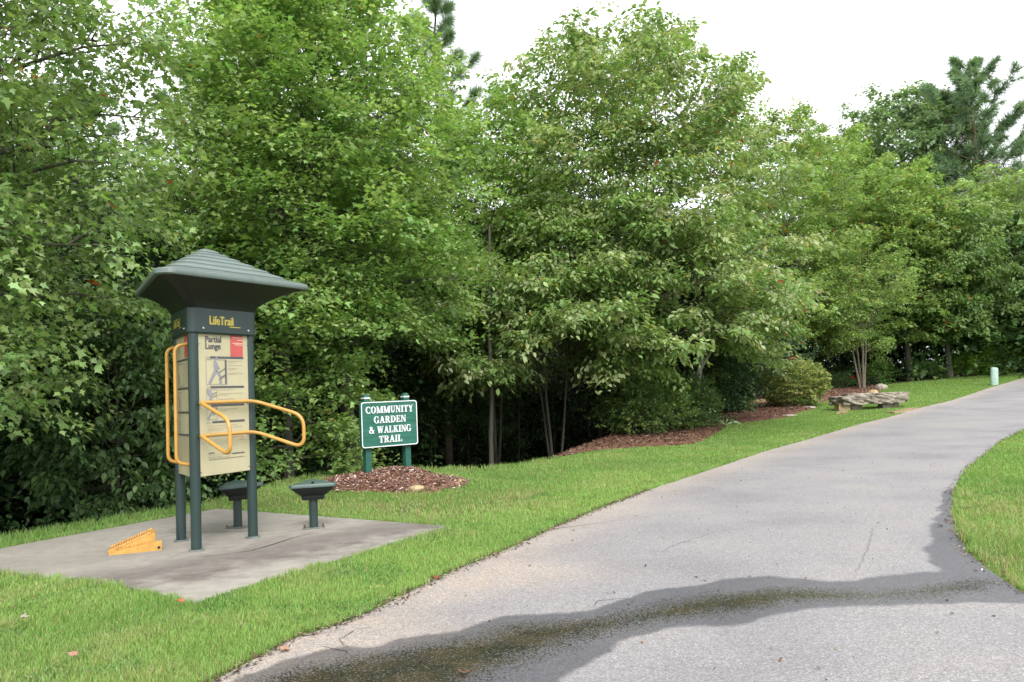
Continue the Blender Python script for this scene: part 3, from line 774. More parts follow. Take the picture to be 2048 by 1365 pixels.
    def rounded(P, R, k=7, closed=True):
        out = []; m = len(P)
        for i in range(m):
            p = P[i]; q0 = P[i-1] if (closed or i > 0) else None; q1 = P[(i+1) % m] if (closed or i < m-1) else None
            if q0 is None or q1 is None: out.append(p); continue
            d0 = (q0-p); d1 = (q1-p); r = min(R[i], d0.length*.49, d1.length*.49)
            A_ = p+d0.normalized()*r; B_ = p+d1.normalized()*r
            for j in range(k+1):
                t = j/k; out.append(A_*(1-t)**2+p*2*t*(1-t)+B_*t*t)
        return out
    zu, zl, vi = 1.51, 1.17, .10
    aL = (-.39, vi); aR = (.36, vi); eL = (-.50, .62); eR = (.56, .62); du, dl = -.185, -.20
    P = [fp(*aL, zu), fp(*aR, zu), fp(*eR, zu+du), fp(*eR, zl+dl), fp(*aR, zl), fp(*aL, zl), fp(*eL, zl+dl), fp(*eL, zu+du)]
    Q = rounded(P, [.03, .12, .13, .13, .12, .03, .13, .13])
    hb = MB(); hb.tube(Q+[Q[0]], .0195, 14); bo = hb.build('lunge_bar', M_yellow, root, smooth=True)
    for z in (zu, zl):
        for u in (-.36, .31):
            br = MB(); br.tube([fp(u, .02, z-.012), fp(u, vi, z-.004)], .011, 8); br.build('bar_bracket', M_yellow, bo, smooth=True)
    # two upright handles on the left face
    a, b = corners[2], corners[0]; ex = (b-a).normalized(); n = Vector((ex.y, -ex.x, 0)); mid = (a+b)/2
    for u in (-.20, .26):
        P = [fp(u, .02, 2.14), fp(u, .155, 2.11), fp(u, .155, .90), fp(u, .02, .87)]
        hd = MB(); hd.tube(rounded(P, [0, .13, .13, 0], 8, False), .0185, 14); hd.build('upright_handle', M_yellow, root, smooth=True)
build_station()

# ------------------------------------------------------------------ stools
def build_stool(loc, rot, label):
    root = empty('exercise_stool', (loc[0], loc[1], PADZ), rot, label=label, cat='stool', group='green exercise stools on the concrete pad')
    p = MB(); p.tube([(0, 0, .01), (0, 0, .40)], .050, 22); p.build('pedestal', M_green, root, smooth=True)
    pl = MB(); pl.box((0, 0, .007), (.25, .17, .012), None, .003); pl_o = pl.build('base_plate', M_plate, root)
    for x in (-.105, .105):
        for y in (-.065, .065):
            bt = MB(); bt.tube([(x, y, .012), (x, y, .034), (x, y, .038)], [.010, .010, .005], 8); bt.build('anchor_bolt', M_rust, pl_o)
    s = MB(); T = lambda r, c, z: rtri(r, c, z, a0=math.radians(90))
    s.loft([T(.165, .03, .335), T(.172, .03, .34), T(.18, .03, .385), T(.20, .03, .39), T(.32, .04, .475), T(.328, .04, .485)], True, True)
    s.build('seat_underside', M_under, root, smooth=True)
    t = MB(); t.loft([T(.335, .04, .483), T(.345, .04, .488), T(.345, .04, .512), T(.330, .035, .524), T(.322, .035, .520), T(.25, .03, .536), T(.05, .012, .566)], True, True)
    to = t.build('seat', M_seat, root, smooth=True)
    g = MB(); g.box((0, -.075, .538), (.03, .16, .014), Matrix.Rotation(math.radians(-8), 3, 'X'), .003); g.build('seat_groove', M_under, to)
    return root
S1 = cast(628, 1061, h0); S2 = cast(476, 1060, h0)
build_stool(S1, math.radians(14), 'green triangular stool on a round pedestal standing clear to the right of the station')
build_stool(S2, math.radians(160), 'green triangular stool partly hidden behind the right front post of the station')

# ------------------------------------------------------------------ yellow stretching wedge
def build_wedge():
    p1 = cast(217, 1117, h0); p2 = cast(299, 1111, h0); p0 = cast(219, 1103, h0)
    ex = (p2-p1); L = np.linalg.norm(ex); ex /= L; rot = math.atan2(ex[1], ex[0])+math.radians(14)
    root = empty('calf_stretch_wedge', (p1[0], p1[1], PADZ), rot, label='yellow cast metal wedge with a ridged sloping top lying on the concrete pad', cat='exercise wedge')
    wd = .30; Hh = .175; L = .50
    sk = MB()
    # body side profile with a flared skirt toward the viewer
    sk.loft([[(0, -.0, 0), (L, -.0, 0), (L, 0, .10), (0, 0, .02)], [(0, .05, .008), (L-.01, .05, .006), (L-.03, .05, Hh*.55), (.04, .05, .03)]])
    sk.build('skirt', M_ramp, root)
    b = MB()
    b.loft([[(0.0, y, .004), (L-.06, y, .004), (L-.06, y, Hh), (L-.10, y, Hh+.006), (0.0, y, .030)] for y in (.05, .055, .05+wd-.005, .05+wd)])
    bo = b.build('body', M_ramp, root)
    tr = MB(); sl = (Hh-.03)/(L-.10); nrow = 15
    for i in range(nrow):
        x = .03+(L-.16)*i/(nrow-1); z = .030+sl*x+.010
        for j in range(7):
            y = .075+(wd-.05)*(j+.5)/7
            tr.box((x, y, z), (.016, (wd-.05)/7*.62, .016), Matrix.Rotation(-math.atan(sl), 3, 'Y'), .003)
    tr.build('tread_studs', M_rampworn, bo)
    for q0, q1 in (((.0, .055, .034), (L-.10, .055, Hh+.008)), ((.0, .05+wd-.005, .034), (L-.10, .05+wd-.005, Hh+.008)), ((0, .05, .03), (0, .05+wd, .03))):
        e = MB(); e.tube([q0, q1], .009, 8); e.build('edge_rail', M_ramp, bo)
    ho = MB(); ho.tube([(L-.028, -.004, .03), (L-.028, .0002, .03)], .014, 12); ho.build('bolt_hole', M_under, root)
    for i in range(9):
        x = .08+(L-.20)*i/8; z = .040+(Hh*.55-.03)*(x/L)
        v = MB(); v.box((x, .0475, z), (.014, .010, .022), Matrix.Rotation(.6, 3, 'Y')); v.build('vent_slot', M_rampworn, root)
build_wedge()

# ------------------------------------------------------------------ carved wooden sign
def glyphs():
    T, t, sh = .20, .085, .075
    def B(x0, y0, x1, y1): return [(x0, y0), (x1, y0), (x1, y1), (x0, y1)]
    def D(x0, y0, x1, y1, w): return [(x0-w/2, y0), (x0+w/2, y0), (x1+w/2, y1), (x1-w/2, y1)]
    def ring(cx, cy, rx, ry, ix, iy, a0, a1, k=14):
        A = [math.radians(a0+(a1-a0)*i/k) for i in range(k+1)]
        return [[(cx+rx*math.cos(A[i]), cy+ry*math.sin(A[i])), (cx+rx*math.cos(A[i+1]), cy+ry*math.sin(A[i+1])),
                 (cx+ix*math.cos(A[i+1]), cy+iy*math.sin(A[i+1])), (cx+ix*math.cos(A[i]), cy+iy*math.sin(A[i]))] for i in range(k)]
    g = {}
    g['I'] = (.42, [B(.11, 0, .31, 1), B(.02, 0, .40, sh), B(.02, 1-sh, .40, 1)])
    g['O'] = (.86, ring(.42, .5, .41, .52, .21, .45, 0, 360, 24))
    g['C'] = (.80, ring(.43, .5, .42, .52, .21, .45, 48, 312, 20)+[B(.66, .68, .73, .99), B(.66, .01, .73, .28)])
    g['G'] = (.88, ring(.43, .5, .42, .52, .21, .45, 48, 318, 20)+[B(.66, .68, .73, .99), B(.60, .04, .79, .44), B(.52, .40, .87, .46)])
    g['M'] = (1.12, [B(.10, 0, .18, 1), B(.83, 0, 1.03, 1), D(.20, 1, .50, .02, .2), D(.86, 1, .55, .02, .07), B(.01, 0, .28, sh), B(.75, 0, 1.11, sh), B(.0, 1-sh, .2, 1), B(.9, 1-sh, 1.11, 1)])
    g['U'] = (.86, [B(.10, .3, .30, 1), B(.64, .3, .72, 1), B(.0, 1-sh, .40, 1), B(.53, 1-sh, .83, 1)]+ring(.41, .32, .31, .34, .13, .25, 180, 360, 12))
    g['N'] = (.88, [B(.11, 0, .19, 1), B(.68, 0, .76, 1), D(.19, 1, .68, .0, .2), B(.01, 0, .30, sh), B(.57, 1-sh, .87, 1), B(.0, 1-sh, .2, 1)])
    g['T'] = (.76, [B(.27, 0, .47, 1), B(.16, 0, .58, sh), B(.01, 1-.09, .73, 1), B(.01, .70, .07, 1), B(.67, .70, .73, 1)])
    g['Y'] = (.82, [B(.31, 0, .51, .48), B(.20, 0, .62, sh), D(.41, .42, .16, 1, .2), D(.43, .42, .68, 1, .08), B(0, 1-sh, .32, 1), B(.55, 1-sh, .82, 1)])
    g['A'] = (.84, [D(.13, 0, .40, 1, .08), D(.66, 0, .42, 1, .21), B(.22, .28, .58, .36), B(0, 0, .28, sh), B(.50, 0, .83, sh)])
    g['R'] = (.84, [B(.11, 0, .31, 1), B(.01, 0, .40, sh), B(.01, 1-sh, .35, 1), B(.3, 1-.07, .45, 1), B(.3, .46, .45, .53), D(.46, .48, .68, .03, .2), B(.62, 0, .84, sh)]+ring(.43, .73, .27, .27, .09, .20, -90, 90, 10))
    g['D'] = (.88, [B(.11, 0, .31, 1), B(.01, 0, .42, .07), B(.01, .93, .42, 1)]+ring(.38, .5, .46, .5, .25, .43, -90, 90, 14))
    g['E'] = (.74, [B(.11, 0, .31, 1), B(.01, 0, .66, sh), B(.01, 1-sh, .64, 1), B(.3, .47, .50, .54), B(.46, .38, .52, .63), B(.61, 0, .68, .28), B(.59, .74, .65, 1)])
    g['L'] = (.72, [B(.11, 0, .31, 1), B(.01, 0, .66, sh), B(.01, 1-sh, .41, 1), B(.61, 0, .68, .32)])
    g['K'] = (.88, [B(.11, 0, .31, 1), B(.01, 0, .40, sh), B(.01, 1-sh, .40, 1), D(.32, .42, .68, 1, .08), D(.43, .60, .70, .0, .21), B(.54, 0, .88, sh), B(.54, 1-sh, .82, 1)])
    g['W'] = (1.16, [D(.15, 1, .36, 0, .2), D(.38, 0, .56, 1, .08), D(.58, 1, .78, 0, .2), D(.80, 0, 1.0, 1, .08), B(0, 1-sh, .34, 1), B(.42, 1-sh, .72, 1), B(.87, 1-sh, 1.14, 1)])
    g['&'] = (.90, ring(.36, .27, .34, .29, .17, .20, 0, 360, 16)+ring(.37, .76, .22, .25, .09, .17, 0, 360, 14)+[D(.30, .72, .74, .0, .16), D(.66, .10, .82, .45, .06), B(.66, 0, .9, .07), B(.64, .43, .9, .5)])
    g[' '] = (.40, [])
    return g
def build_sign():
    gl = glyphs(); yaw = math.radians(38); W_, H_, TH = 1.07, .76, .060
    cx, cy = -2.15, 13.95; zg = hz(cx, cy)
    root = empty('garden_sign', (cx, cy, zg), yaw, label='green wooden sign with white carved letters on two square posts in a bark mound', cat='sign')
    z0 = 1.075-zg+.0
    def rrect(w, hgt, r, k=6):
        P = []
        for (sx, sy, a0) in ((1, -1, -90), (1, 1, 0), (-1, 1, 90), (-1, -1, 180)):
            for j in range(k+1):
                a = math.radians(a0+90*j/k); P.append((sx*(w/2-r)+r*math.cos(a), sy*(hgt/2-r)+r*math.sin(a)))
        return P
    R90 = Matrix(((1, 0, 0, 0), (0, 0, -1, -.055), (0, 1, 0, z0), (0, 0, 0, 1)))   # local x right, y up, z toward the viewer
    b = MB(); P = rrect(W_, H_, .05)
    b.loft([[(x, y, -TH/2) for x, y in P], [(x, y, TH/2-.004) for x, y in P], [(x*.996, y*.994, TH/2) for x, y in P]])
    board = b.build('board', M_sign, root); board.matrix_local = R90
    bd = MB(); A_ = rrect(W_-.012, H_-.012, .046); B_ = rrect(W_-.040, H_-.040, .036); k = len(A_)
    bd.loft([[(x, y, TH/2-.006) for x, y in A_], [(x, y, TH/2+.007) for x, y in A_], [(x, y, TH/2+.007) for x, y in B_], [(x, y, TH/2-.006) for x, y in B_]], False, False)
    bd.build('border', M_white, board)
    wr = MB(); zc = TH/2-.002; cap = .112
    for line, y, w in (('COMMUNITY', .185, .90), ('GARDEN', .020, .61), ('& WALKING', -.145, .80), ('TRAIL', -.305, .435)):
        tot = sum(gl[c][0]+.05 for c in line)-.05; sx = w/tot; x = -w/2; kz = 0
        for c in line:
            adv, polys = gl[c]
            for Pp in polys:
                kz += 1; z1 = zc+.012+.0002*(kz % 37)
                q = [(x+px*sx, y+py*cap) for px, py in Pp]
                ar = sum(q[i][0]*q[(i+1) % len(q)][1]-q[(i+1) % len(q)][0]*q[i][1] for i in range(len(q)))
                if ar < 0: q = q[::-1]
                wr.loft([[(u, v, zc) for u, v in q], [(u, v, z1) for u, v in q]], False, True)
            x += (adv+.05)*sx
    wr.build('lettering', M_white, board)
    for x in (-.33, .34):
        for y in (-.30, .33):
            bl = MB(); bl.tube([(x, y, TH/2-.002), (x, y, TH/2+.004)], .010, 8); bl.build('bolt', M_rust, board)
    for x in (-.38, .37):
        p = MB(); s = .052; top = z0+H_/2+.125
        def sq(e, z): return [(x-e, -e+.03, z), (x+e, -e+.03, z), (x+e, e+.03, z), (x-e, e+.03, z)]
        p.loft([sq(s, -.35), sq(s, top-.05), sq(s*.72, top-.008), sq(s*.4, top)]); po = p.build('post', M_signpost, root)
        q = MB(); e = s+.003; zz = top-.075
        q.loft([[(x-e, -e+.03, zz), (x+e, -e+.03, zz), (x+e, e+.03, zz), (x-e, e+.03, zz)], [(x-e, -e+.03, zz+.022), (x+e, -e+.03, zz+.022), (x+e, e+.03, zz+.022), (x-e, e+.03, zz+.022)]])
        q.build('white_band', M_white, po)
build_sign()

# ------------------------------------------------------------------ stones
def rock_mesh(name, mat, sx, sy, sz, seed, sub=4, rough=.18, flat=False, fx=2.2):
    import bmesh
    bm = bmesh.new()
    if flat:
        bmesh.ops.create_cube(bm, size=2)
        bmesh.ops.subdivide_edges(bm, edges=bm.edges[:], cuts=22, use_grid_fill=True)
    else: bmesh.ops.create_icosphere(bm, subdivisions=sub, radius=1)
    V = np.array([v.co[:] for v in bm.verts])
    nrm = V/np.maximum(np.linalg.norm(V, axis=1, keepdims=True), 1e-6)
    f = fbm(V[:, 0]*fx+V[:, 2]*1.3+seed, V[:, 1]*2.2+V[:, 2]*.9+seed*2, seed)-.5
    f2 = fbm(V[:, 0]*fx*3.2+V[:, 2]*(2 if flat else 5)+seed, V[:, 1]*7-V[:, 2]*(2 if flat else 6), seed+5)-.5
    strat = (fbm(V[:, 2]*4+seed, V[:, 0]*2.5, seed+9)-.5)*.0 if flat else 0
    V = V+nrm*((f*rough*2+f2*rough*.7+strat*.6)[:, None])*(np.array([.5, .9, .8]) if flat else 1)
    V *= [sx, sy, sz]
    for v, c in zip(bm.verts, V): v.co = c
    me = bpy.data.meshes.new(name); bm.to_mesh(me); bm.free(); me.materials.append(mat)
    return me
def build_bench():
    D = np.array(Gp(1740, 818)); D0 = D
    zg = hz(*D0); s = D0[1]/FPX   # metres per photo pixel there
    rot = math.radians(8)
    root = empty('stone_slab_bench', (D0[0], D0[1], zg), rot, label='low weathered stone slab resting on short stone blocks beside the drive', cat='stone bench')
    o = link('slab', rock_mesh('slab', M_slab, 68*s, 26*s, 8*s, 5, rough=.30, flat=True, fx=5), root, (0, .1, 18*s))
    o = link('slab', rock_mesh('slab', M_slab, 32*s, 20*s, 7*s, 15, rough=.34, flat=True, fx=3), root, (48*s, .25, 23*s)); 
    o = link('slab', rock_mesh('slab', M_slab, 26*s, 14*s, 4*s, 25, rough=.22, flat=True), root, (-12*s, .5, 27*s))
    for i, (x, y, w, m) in enumerate(((-60, -2, 12, M_tan), (-44, 14, 9, M_tan), (-32, 8, 8, M_slab), (31, 0, 9, M_slab), (52, 6, 9, M_slab), (-20, 14, 7, M_slab))):
        k = link('support_block', rock_mesh('support_block', m, w*s, 9*s, 7.5*s, 40+i, rough=.12, flat=True), root, (x*s, y*s, 6*s))
    fl = [(1793, 826, 'pinkish'), (1808, 823, 'tan'), (1822, 820, 'pale'), (1684, 827, 'buff')]
    for i, (px, py, cn) in enumerate(fl):
        P = Gp(px, py); k = link('flat_stone', rock_mesh('flat_stone', M_tan, .34, .16, .035, 60+i, rough=.12, flat=True), None, (P[0], P[1], hz(*P)+.02)); k.rotation_euler = (0, 0, .5+.2*i)
        tag(k, ['flat pinkish stone nearest to the right end of the slab bench', 'flat tan stone, middle of the row off the right end of the bench',
                'flat pale stone nearest the drive off the right end of the slab bench', 'small buff stone in the grass at the left end of the slab bench'][i], 'stone', 'flat stones around the slab bench')
build_bench()
for i, (px, py, sx, sy, sz, m, lab) in enumerate((
        (832, 981, .13, .10, .055, M_tan, 'small tan rock at the front edge of the bark mound under the sign'),
        (908, 965, .17, .10, .035, M_tan, 'flat tan rock at the right edge of the bark mound under the sign'),
        (1762, 779, .34, .25, .22, M_slab, 'pale rounded rock at the right end of the bark patch behind the slab bench'),
        (1747, 792, .25, .22, .22, M_tan, 'tan rock at the front of the bark patch behind the slab bench'),
        (1575, 833, .35, .12, .05, M_slab, 'low grey edging stone in front of the round clipped shrub'),
        (1618, 818, .3, .14, .08, M_slab, 'brown edging stone right of the round clipped shrub'),
        (1525, 808, .5, .22, .17, M_tan, 'buff boulder at the foot of the staked slim trunk'))):
    P = Gp(px, py); o = link('rock', rock_mesh('rock', m, sx, sy, sz, 80+i, 3), None, (P[0], P[1], hz(*P)+sz*.35)); tag(o, lab, 'rock')
# utility pedestal
P = Gp(1989, 771); s = P[1]/FPX
u = MB()
def cyl(r, z, k=24): return [(r*math.cos(a), r*math.sin(a)*.8, z) for a in np.linspace(0, 2*math.pi, k, endpoint=False)]
u.loft([cyl(7.2*s, 0), cyl(7.2*s, 32*s), cyl(6.6*s, 34.5*s), cyl(4.5*s, 36*s)])
o = empty('utility_pedestal', (P[0], P[1], hz(*P)-.02), 0, label='pale green utility pedestal standing in the grass beside the far drive', cat='utility pedestal')
o.rotation_euler = (0, math.radians(4), 0)
po = u.build('housing', M_pillar, o, smooth=True)
v = MB(); v.tube([(0, 0, 27*s), (0, 0, 28*s)], 7.6*s, 24); cp = v.build('cap_band', M_pillar, o, smooth=True); cp.scale = (1, .8, 1)
v = MB(); v.box((0, -7.2*s*.8, 12*s), (5*s, .02, 12*s), None, .004); v.build('access_door', M_pillar, o)
# fallen leaves
M_fallen = simple('fallen_leaf', (.30, .12, .05), .6, .3, .5, 20)
FL = [(362, 1224, 'russet fallen leaf in the grass below the near corner of the pad', (.34, .10, .04)), (750, 1197, 'tan fallen leaf in the grass near the drive edge', (.5, .36, .2)),
      (148, 1335, 'dull pink fallen leaf in the grass at the lower left', (.30, .16, .12)), (872, 1163, 'dark red fallen leaf on the edge of the drive', (.22, .05, .03)),
      (1880, 1058, 'dark fallen leaf lying in the wet strip along the right verge', (.05, .02, .03)), (927, 1356, 'reddish fallen leaf in the brown puddle', (.25, .08, .05)),
      (570, 1309, 'brown fallen leaf at the drive edge near the bottom of the frame', (.28, .16, .10)), (48, 1258, 'pale fallen leaf in the grass at the far left', (.24, .21, .17))]
for i, (px, py, lab, c) in enumerate(FL):
    P = cast(px, py, h0); on = inpoly(*P, ROAD); r = rs(i+5)
    me = bpy.data.meshes.new('fallen_leaf'); k = 11; q = []
    for j in range(k):
        a = 2*math.pi*j/k; rr_ = .045*(1 if j % 2 else .55)*r.uniform(.8, 1.2); q.append((rr_*math.cos(a), rr_*math.sin(a)*.8, abs(math.cos(a))*.015))
    me.from_pydata([(0, 0, 0)]+q, [], [[0, j+1, (j+1) % k+1] for j in range(k)])
    m, n, out = newmat('dry_leaf'); bsdf(n, out, c, .6, .3); me.materials.append(m)
    o = link('fallen_leaf', me, None, (P[0], P[1], (.026 if on else .075))); o.rotation_euler = (r.uniform(-.2, .3), r.uniform(-.2, .2), r.uniform(0, 6))
    tag(o, lab, 'leaf', 'fallen leaves')

# ------------------------------------------------------------------ foliage
LEAF = {}
def _tmpl(kind):
    if kind == 'maple':
        o = [(0, 0), (.30, .02), (.20, .18), (.52, .40), (.24, .50), (.0, 1.0)]
        pts = o+[(-x, y) for x, y in o[-2:0:-1]]; V = np.array([(x, y, .16*abs(x)-.12*y*y) for x, y in pts]+[(0, .33, 0)])
        k = len(pts); F = np.array([[i, (i+1) % k, k] for i in range(k)])
    elif kind == 'star':    # cheaper maple for trees farther off
        pts = [(0, 0), (.34, .10), (.50, .45), (.20, .52), (0, 1.0), (-.20, .52), (-.50, .45), (-.34, .10)]
        V = np.array([(x, y, .16*abs(x)-.12*y*y) for x, y in pts]); F = np.array([[0, 1, 3], [1, 2, 3], [0, 3, 4], [0, 4, 5], [0, 5, 7], [5, 6, 7]])
    elif kind == 'oval':
        pts = [(0, 0), (.24, .25), (.25, .55), (0, 1), (-.25, .55), (-.24, .25)]
        V = np.array([(x, y, .22*abs(x)-.16*y*y) for x, y in pts]); F = np.array([[0, 1, 2], [0, 2, 3], [0, 3, 4], [0, 4, 5]])
    else:   # diamond
        V = np.array([(0, 0, 0), (.30, .5, .08), (0, 1, -.12), (-.30, .5, .08)]); F = np.array([[0, 1, 2], [0, 2, 3]])
    return V, F
def leaf_cloud(c, d, nrm, size, kind, col):
    """c,d,nrm: (n,3) positions, leaf directions, leaf normals"""
    V, F = _tmpl(kind)
    d = d/np.linalg.norm(d, axis=1, keepdims=True)
    x = np.cross(d, nrm); x /= np.linalg.norm(x, axis=1, keepdims=True)+1e-9; z = np.cross(x, d)
    s = size[:, None, None]
    P = c[:, None]+s*(V[None, :, 0, None]*x[:, None]+V[None, :, 1, None]*d[:, None]+V[None, :, 2, None]*z[:, None])
    n = len(c); Fa = (np.arange(n)*len(V))[:, None, None]+F[None]
    return P.reshape(-1, 3), Fa.reshape(-1, 3), np.repeat(col, len(V), 0)
def unit(v): return v/(np.linalg.norm(v, axis=-1, keepdims=True)+1e-9)
def spray_leaves(p, a, L, r, per, size, kind, pal, droop=.25, width=.55, autumn=0.0, hang=.3, upn=1.0, jit=.4, yellow=0.0):
    """p: (S,3) spray roots, a: (S,3) directions, L: (S,) lengths."""
    S = len(p); up = np.array([0, 0, 1.])
    b = unit(np.cross(a, up)+1e-6); nn = np.cross(b, a)
    u = r.uniform(.02, 1, (S, per)); v = r.uniform(-1, 1, (S, per)); v = np.sign(v)*np.abs(v)**.8
    pos = p[:, None]+a[:, None]*(L[:, None]*u)[..., None]+b[:, None]*(L[:, None]*width*v*(1-.55*u))[..., None]
    pos[..., 2] += -droop*L[:, None]*(u**2+.5*v**2)+r.normal(0, .09, (S, per))*L[:, None]
    d = a[:, None]*.55+b[:, None]*(np.sign(v)*.75)[..., None]+r.normal(0, .35, (S, per, 3)); d[..., 2] -= hang
    nr = nn[:, None]*upn+r.normal(0, jit, (S, per, 3)); nr[..., 2] += .3
    base = np.array(pal)
    k = r.randint(0, len(base), S); tint = r.uniform(.82, 1.18, S)
    c = base[k][:, None]*tint[:, None, None]*r.uniform(.78, 1.22, (S, per, 1))
    c = c*(1+r.normal(0, .05, (S, per, 3)))
    if yellow: q = r.rand(S, per) < yellow; c[q] = np.array([.34, .30, .05])*r.uniform(.7, 1.1, (q.sum(), 1))
    if autumn: q = r.rand(S, per) < autumn; c[q] = np.array([.50, .09, .03])*r.uniform(.6, 1.2, (q.sum(), 1))
    sz = size*r.uniform(.5, 1.3, (S, per))*r.uniform(.8, 1.15, (S, 1))
    return leaf_cloud(pos.reshape(-1, 3), d.reshape(-1, 3), nr.reshape(-1, 3), sz.ravel(), kind, np.clip(c, .008, 1).reshape(-1, 3))

PAL_MAPLE = [(.205, .33, .10), (.26, .38, .13), (.17, .29, .085), (.30, .41, .15)]
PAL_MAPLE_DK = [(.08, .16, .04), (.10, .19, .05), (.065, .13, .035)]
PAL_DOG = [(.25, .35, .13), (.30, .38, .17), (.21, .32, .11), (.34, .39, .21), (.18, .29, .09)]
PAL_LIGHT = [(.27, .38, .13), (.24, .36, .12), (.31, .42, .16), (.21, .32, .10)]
PAL_SHADED = [(.040, .080, .028), (.055, .10, .034), (.032, .066, .026)]  # leaf colours darkened to carry shade that the canopy does not cast
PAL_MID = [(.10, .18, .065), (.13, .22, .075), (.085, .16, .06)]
def tree_meshes(seed, H, R, zb, leaf, size, pal, stems=1, limbs=60, subs=6, nodes=4, per=40, tr=.16, prof=None, spray=.8, droop=.25, mat=None, bark=None, lean=(0, 0),
                autumn=0, yellow=0, hang=.3, sides=7, top_el=62, low_el=8, irreg=.28, spread=.35, fork=.35, inner=.35, az0=0, jit=.38, trunk_w=1.0, vert=1.0):
    r = rs(seed); mb = MB()
    prof = prof or (lambda t: np.sin(np.pi*np.clip(.12+.80*t, 0, 1))**.75)
    stems_xy = []
    for s in range(stems):
        a = az0+2*math.pi*s/stems+r.uniform(-.4, .4); off = 0 if stems == 1 else spread*R*.55
        k = 11; Hs = H*.97 if s == 0 else H*r.uniform(.72, .92)
        tt = np.linspace(0, 1, k); wob = np.cumsum(r.normal(0, .035*R/4, (k, 2)), 0)*(tt[:, None]**.7)
        px = np.cos(a)*off*tt**.8+wob[:, 0]+lean[0]*tt; py = np.sin(a)*off*tt**.8+wob[:, 1]+lean[1]*tt
        if stems > 1: px = px+math.cos(a)*tr*.7; py = py+math.sin(a)*tr*.7
        pz = tt*Hs; P = np.stack([px, py, pz], -1); P[0, 2] = -.3
        rad = tr*(1-.93*tt**.85)*(1 if stems == 1 else .75)*trunk_w; rad[0] *= 1.35
        mb.tube([tuple(q) for q in P], list(np.maximum(rad, .012)), 10 if stems == 1 else 8)
        stems_xy.append((P, Hs, rad))
    sp, sa, sL = [], [], []
    nl = limbs
    sc_ = []
    for k in range(nl):
        P, Hs, rad = stems_xy[k % stems]
        t = ((k+.5)/nl); zt = zb+(H-zb)*t                       # height of the limb tip
        az = az0+k*2.39996+r.uniform(-.3, .3)
        if stems > 1 and r.rand() < .75: az = az0+2*math.pi*(k % stems)/stems+r.uniform(-1.3, 1.3)
        rho = R*float(prof(t))*(1+r.uniform(-irreg, irreg*.6)); rho = max(rho, .25)
        el = math.radians(low_el+(top_el-low_el)*t**1.3+r.uniform(-6, 6))
        za = min(max(zt-rho*math.tan(el), zb*fork+.1*H*.3), Hs*.96); 
        ti = min(za/Hs, .97); i = ti*10; i0 = int(i); f = i-i0; A = P[i0]*(1-f)+P[min(i0+1, 10)]*f
        cx, cy = lean[0]*t, lean[1]*t
        B = np.array([cx+rho*math.cos(az), cy+rho*math.sin(az), zt])
        mid = A*.5+B*.5; mid[2] += rho*.10*(1-t)
        ctrl = 2*mid-.5*(A+B) 
        us = np.linspace(0, 1, 7)[:, None]; C = A*(1-us)**2+ctrl*2*us*(1-us)+B*us**2
        C[1:-1] += r.normal(0, .03*rho, (5, 3))
        r0 = max(.012, min(tr*.42, rad[min(i0, 10)]*.6)*(.5+.5*rho/R))
        mb.tube([tuple(q) for q in C], list(np.linspace(r0, .006, 7)), 6 if rho > 1 else 5, False)
        L = np.linalg.norm(B-A)
        for j in range(subs):
            f = inner+(1-inner)*(j+1)/subs if j < subs-1 else 1.0
            q = f*6; q0 = min(int(q), 5); g = q-q0; X = C[q0]*(1-g)+C[q0+1]*g; d = unit(C[q0+1]-C[q0])
            side = (1 if j % 2 else -1)*r.uniform(.5, 1.1) if j < subs-1 else r.uniform(-.2, .2)
            ang = math.atan2(d[1], d[0])+side; dz = d[2]*.5+r.uniform(-.25, .75)*vert
            dd = unit(np.array([math.cos(ang), math.sin(ang), dz])); l = max(.35, L*.33*(1.15-.55*f)*r.uniform(.7, 1.3))
            if j == subs-1: l *= .5
            E_ = X+dd*l; mb.tube([tuple(X), tuple((X+E_)/2+np.array([0, 0, .04*l])), tuple(E_)], [max(.006, r0*.4*(1-f*.5)), .006, .004], 4, False)
            for m in range(nodes):
                fm = (m+1)/nodes; Y = X+dd*l*fm; s2 = (1 if m % 2 else -1)*r.uniform(.3, 1.0) if m < nodes-1 else r.uniform(-.25, .25)
                a2 = ang+s2; sp.append(Y+r.normal(0, .05, 3)); sa.append([math.cos(a2), math.sin(a2), dz*.5+r.uniform(-.45, .6)*vert]); sL.append(spray*r.uniform(.6, 1.25))
    sp = np.array(sp); sa = unit(np.array(sa)); sL = np.array(sL)
    V, F, c = spray_leaves(sp, sa, sL, r, per, size, leaf, pal, droop, autumn=autumn, yellow=yellow, hang=hang, jit=jit)
    crown = mesh_np('crown', V, [F], mat or M_leaf, c)
    return mb.mesh('trunk', bark or M_bark, True), crown
def plant(name, loc, meshes, label, cat='tree', group=None, rz=0, scale=1, parts=('trunk', 'crown')):
    root = empty(name, loc, rz, label=label, cat=cat)
    if group: root['group'] = group
    for nm, me in zip(parts, meshes): link(nm, me, root)
    root.scale = (scale,)*3 if not hasattr(scale, '__len__') else scale
    return root
def copy_tree(src, loc, rz, scale, label, group=None):
    r = src.copy(); SC.collection.objects.link(r); r.location = loc; r.rotation_euler = (0, 0, rz); r.scale = (scale,)*3 if not hasattr(scale, '__len__') else scale
    r['label'] = label
    if group: r['group'] = group
    for chd in [c for c in SC.objects if c.parent == src]:
        c = chd.copy(); SC.collection.objects.link(c); c.parent = r
    return r
def spot(px, D): x = at(px, D); return (x, D, hz(x, D))
def tall(px, top, D): x = at(px, D); return ztop(px, top, D)-hz(x, D)
def mpp(D): return D/FPX
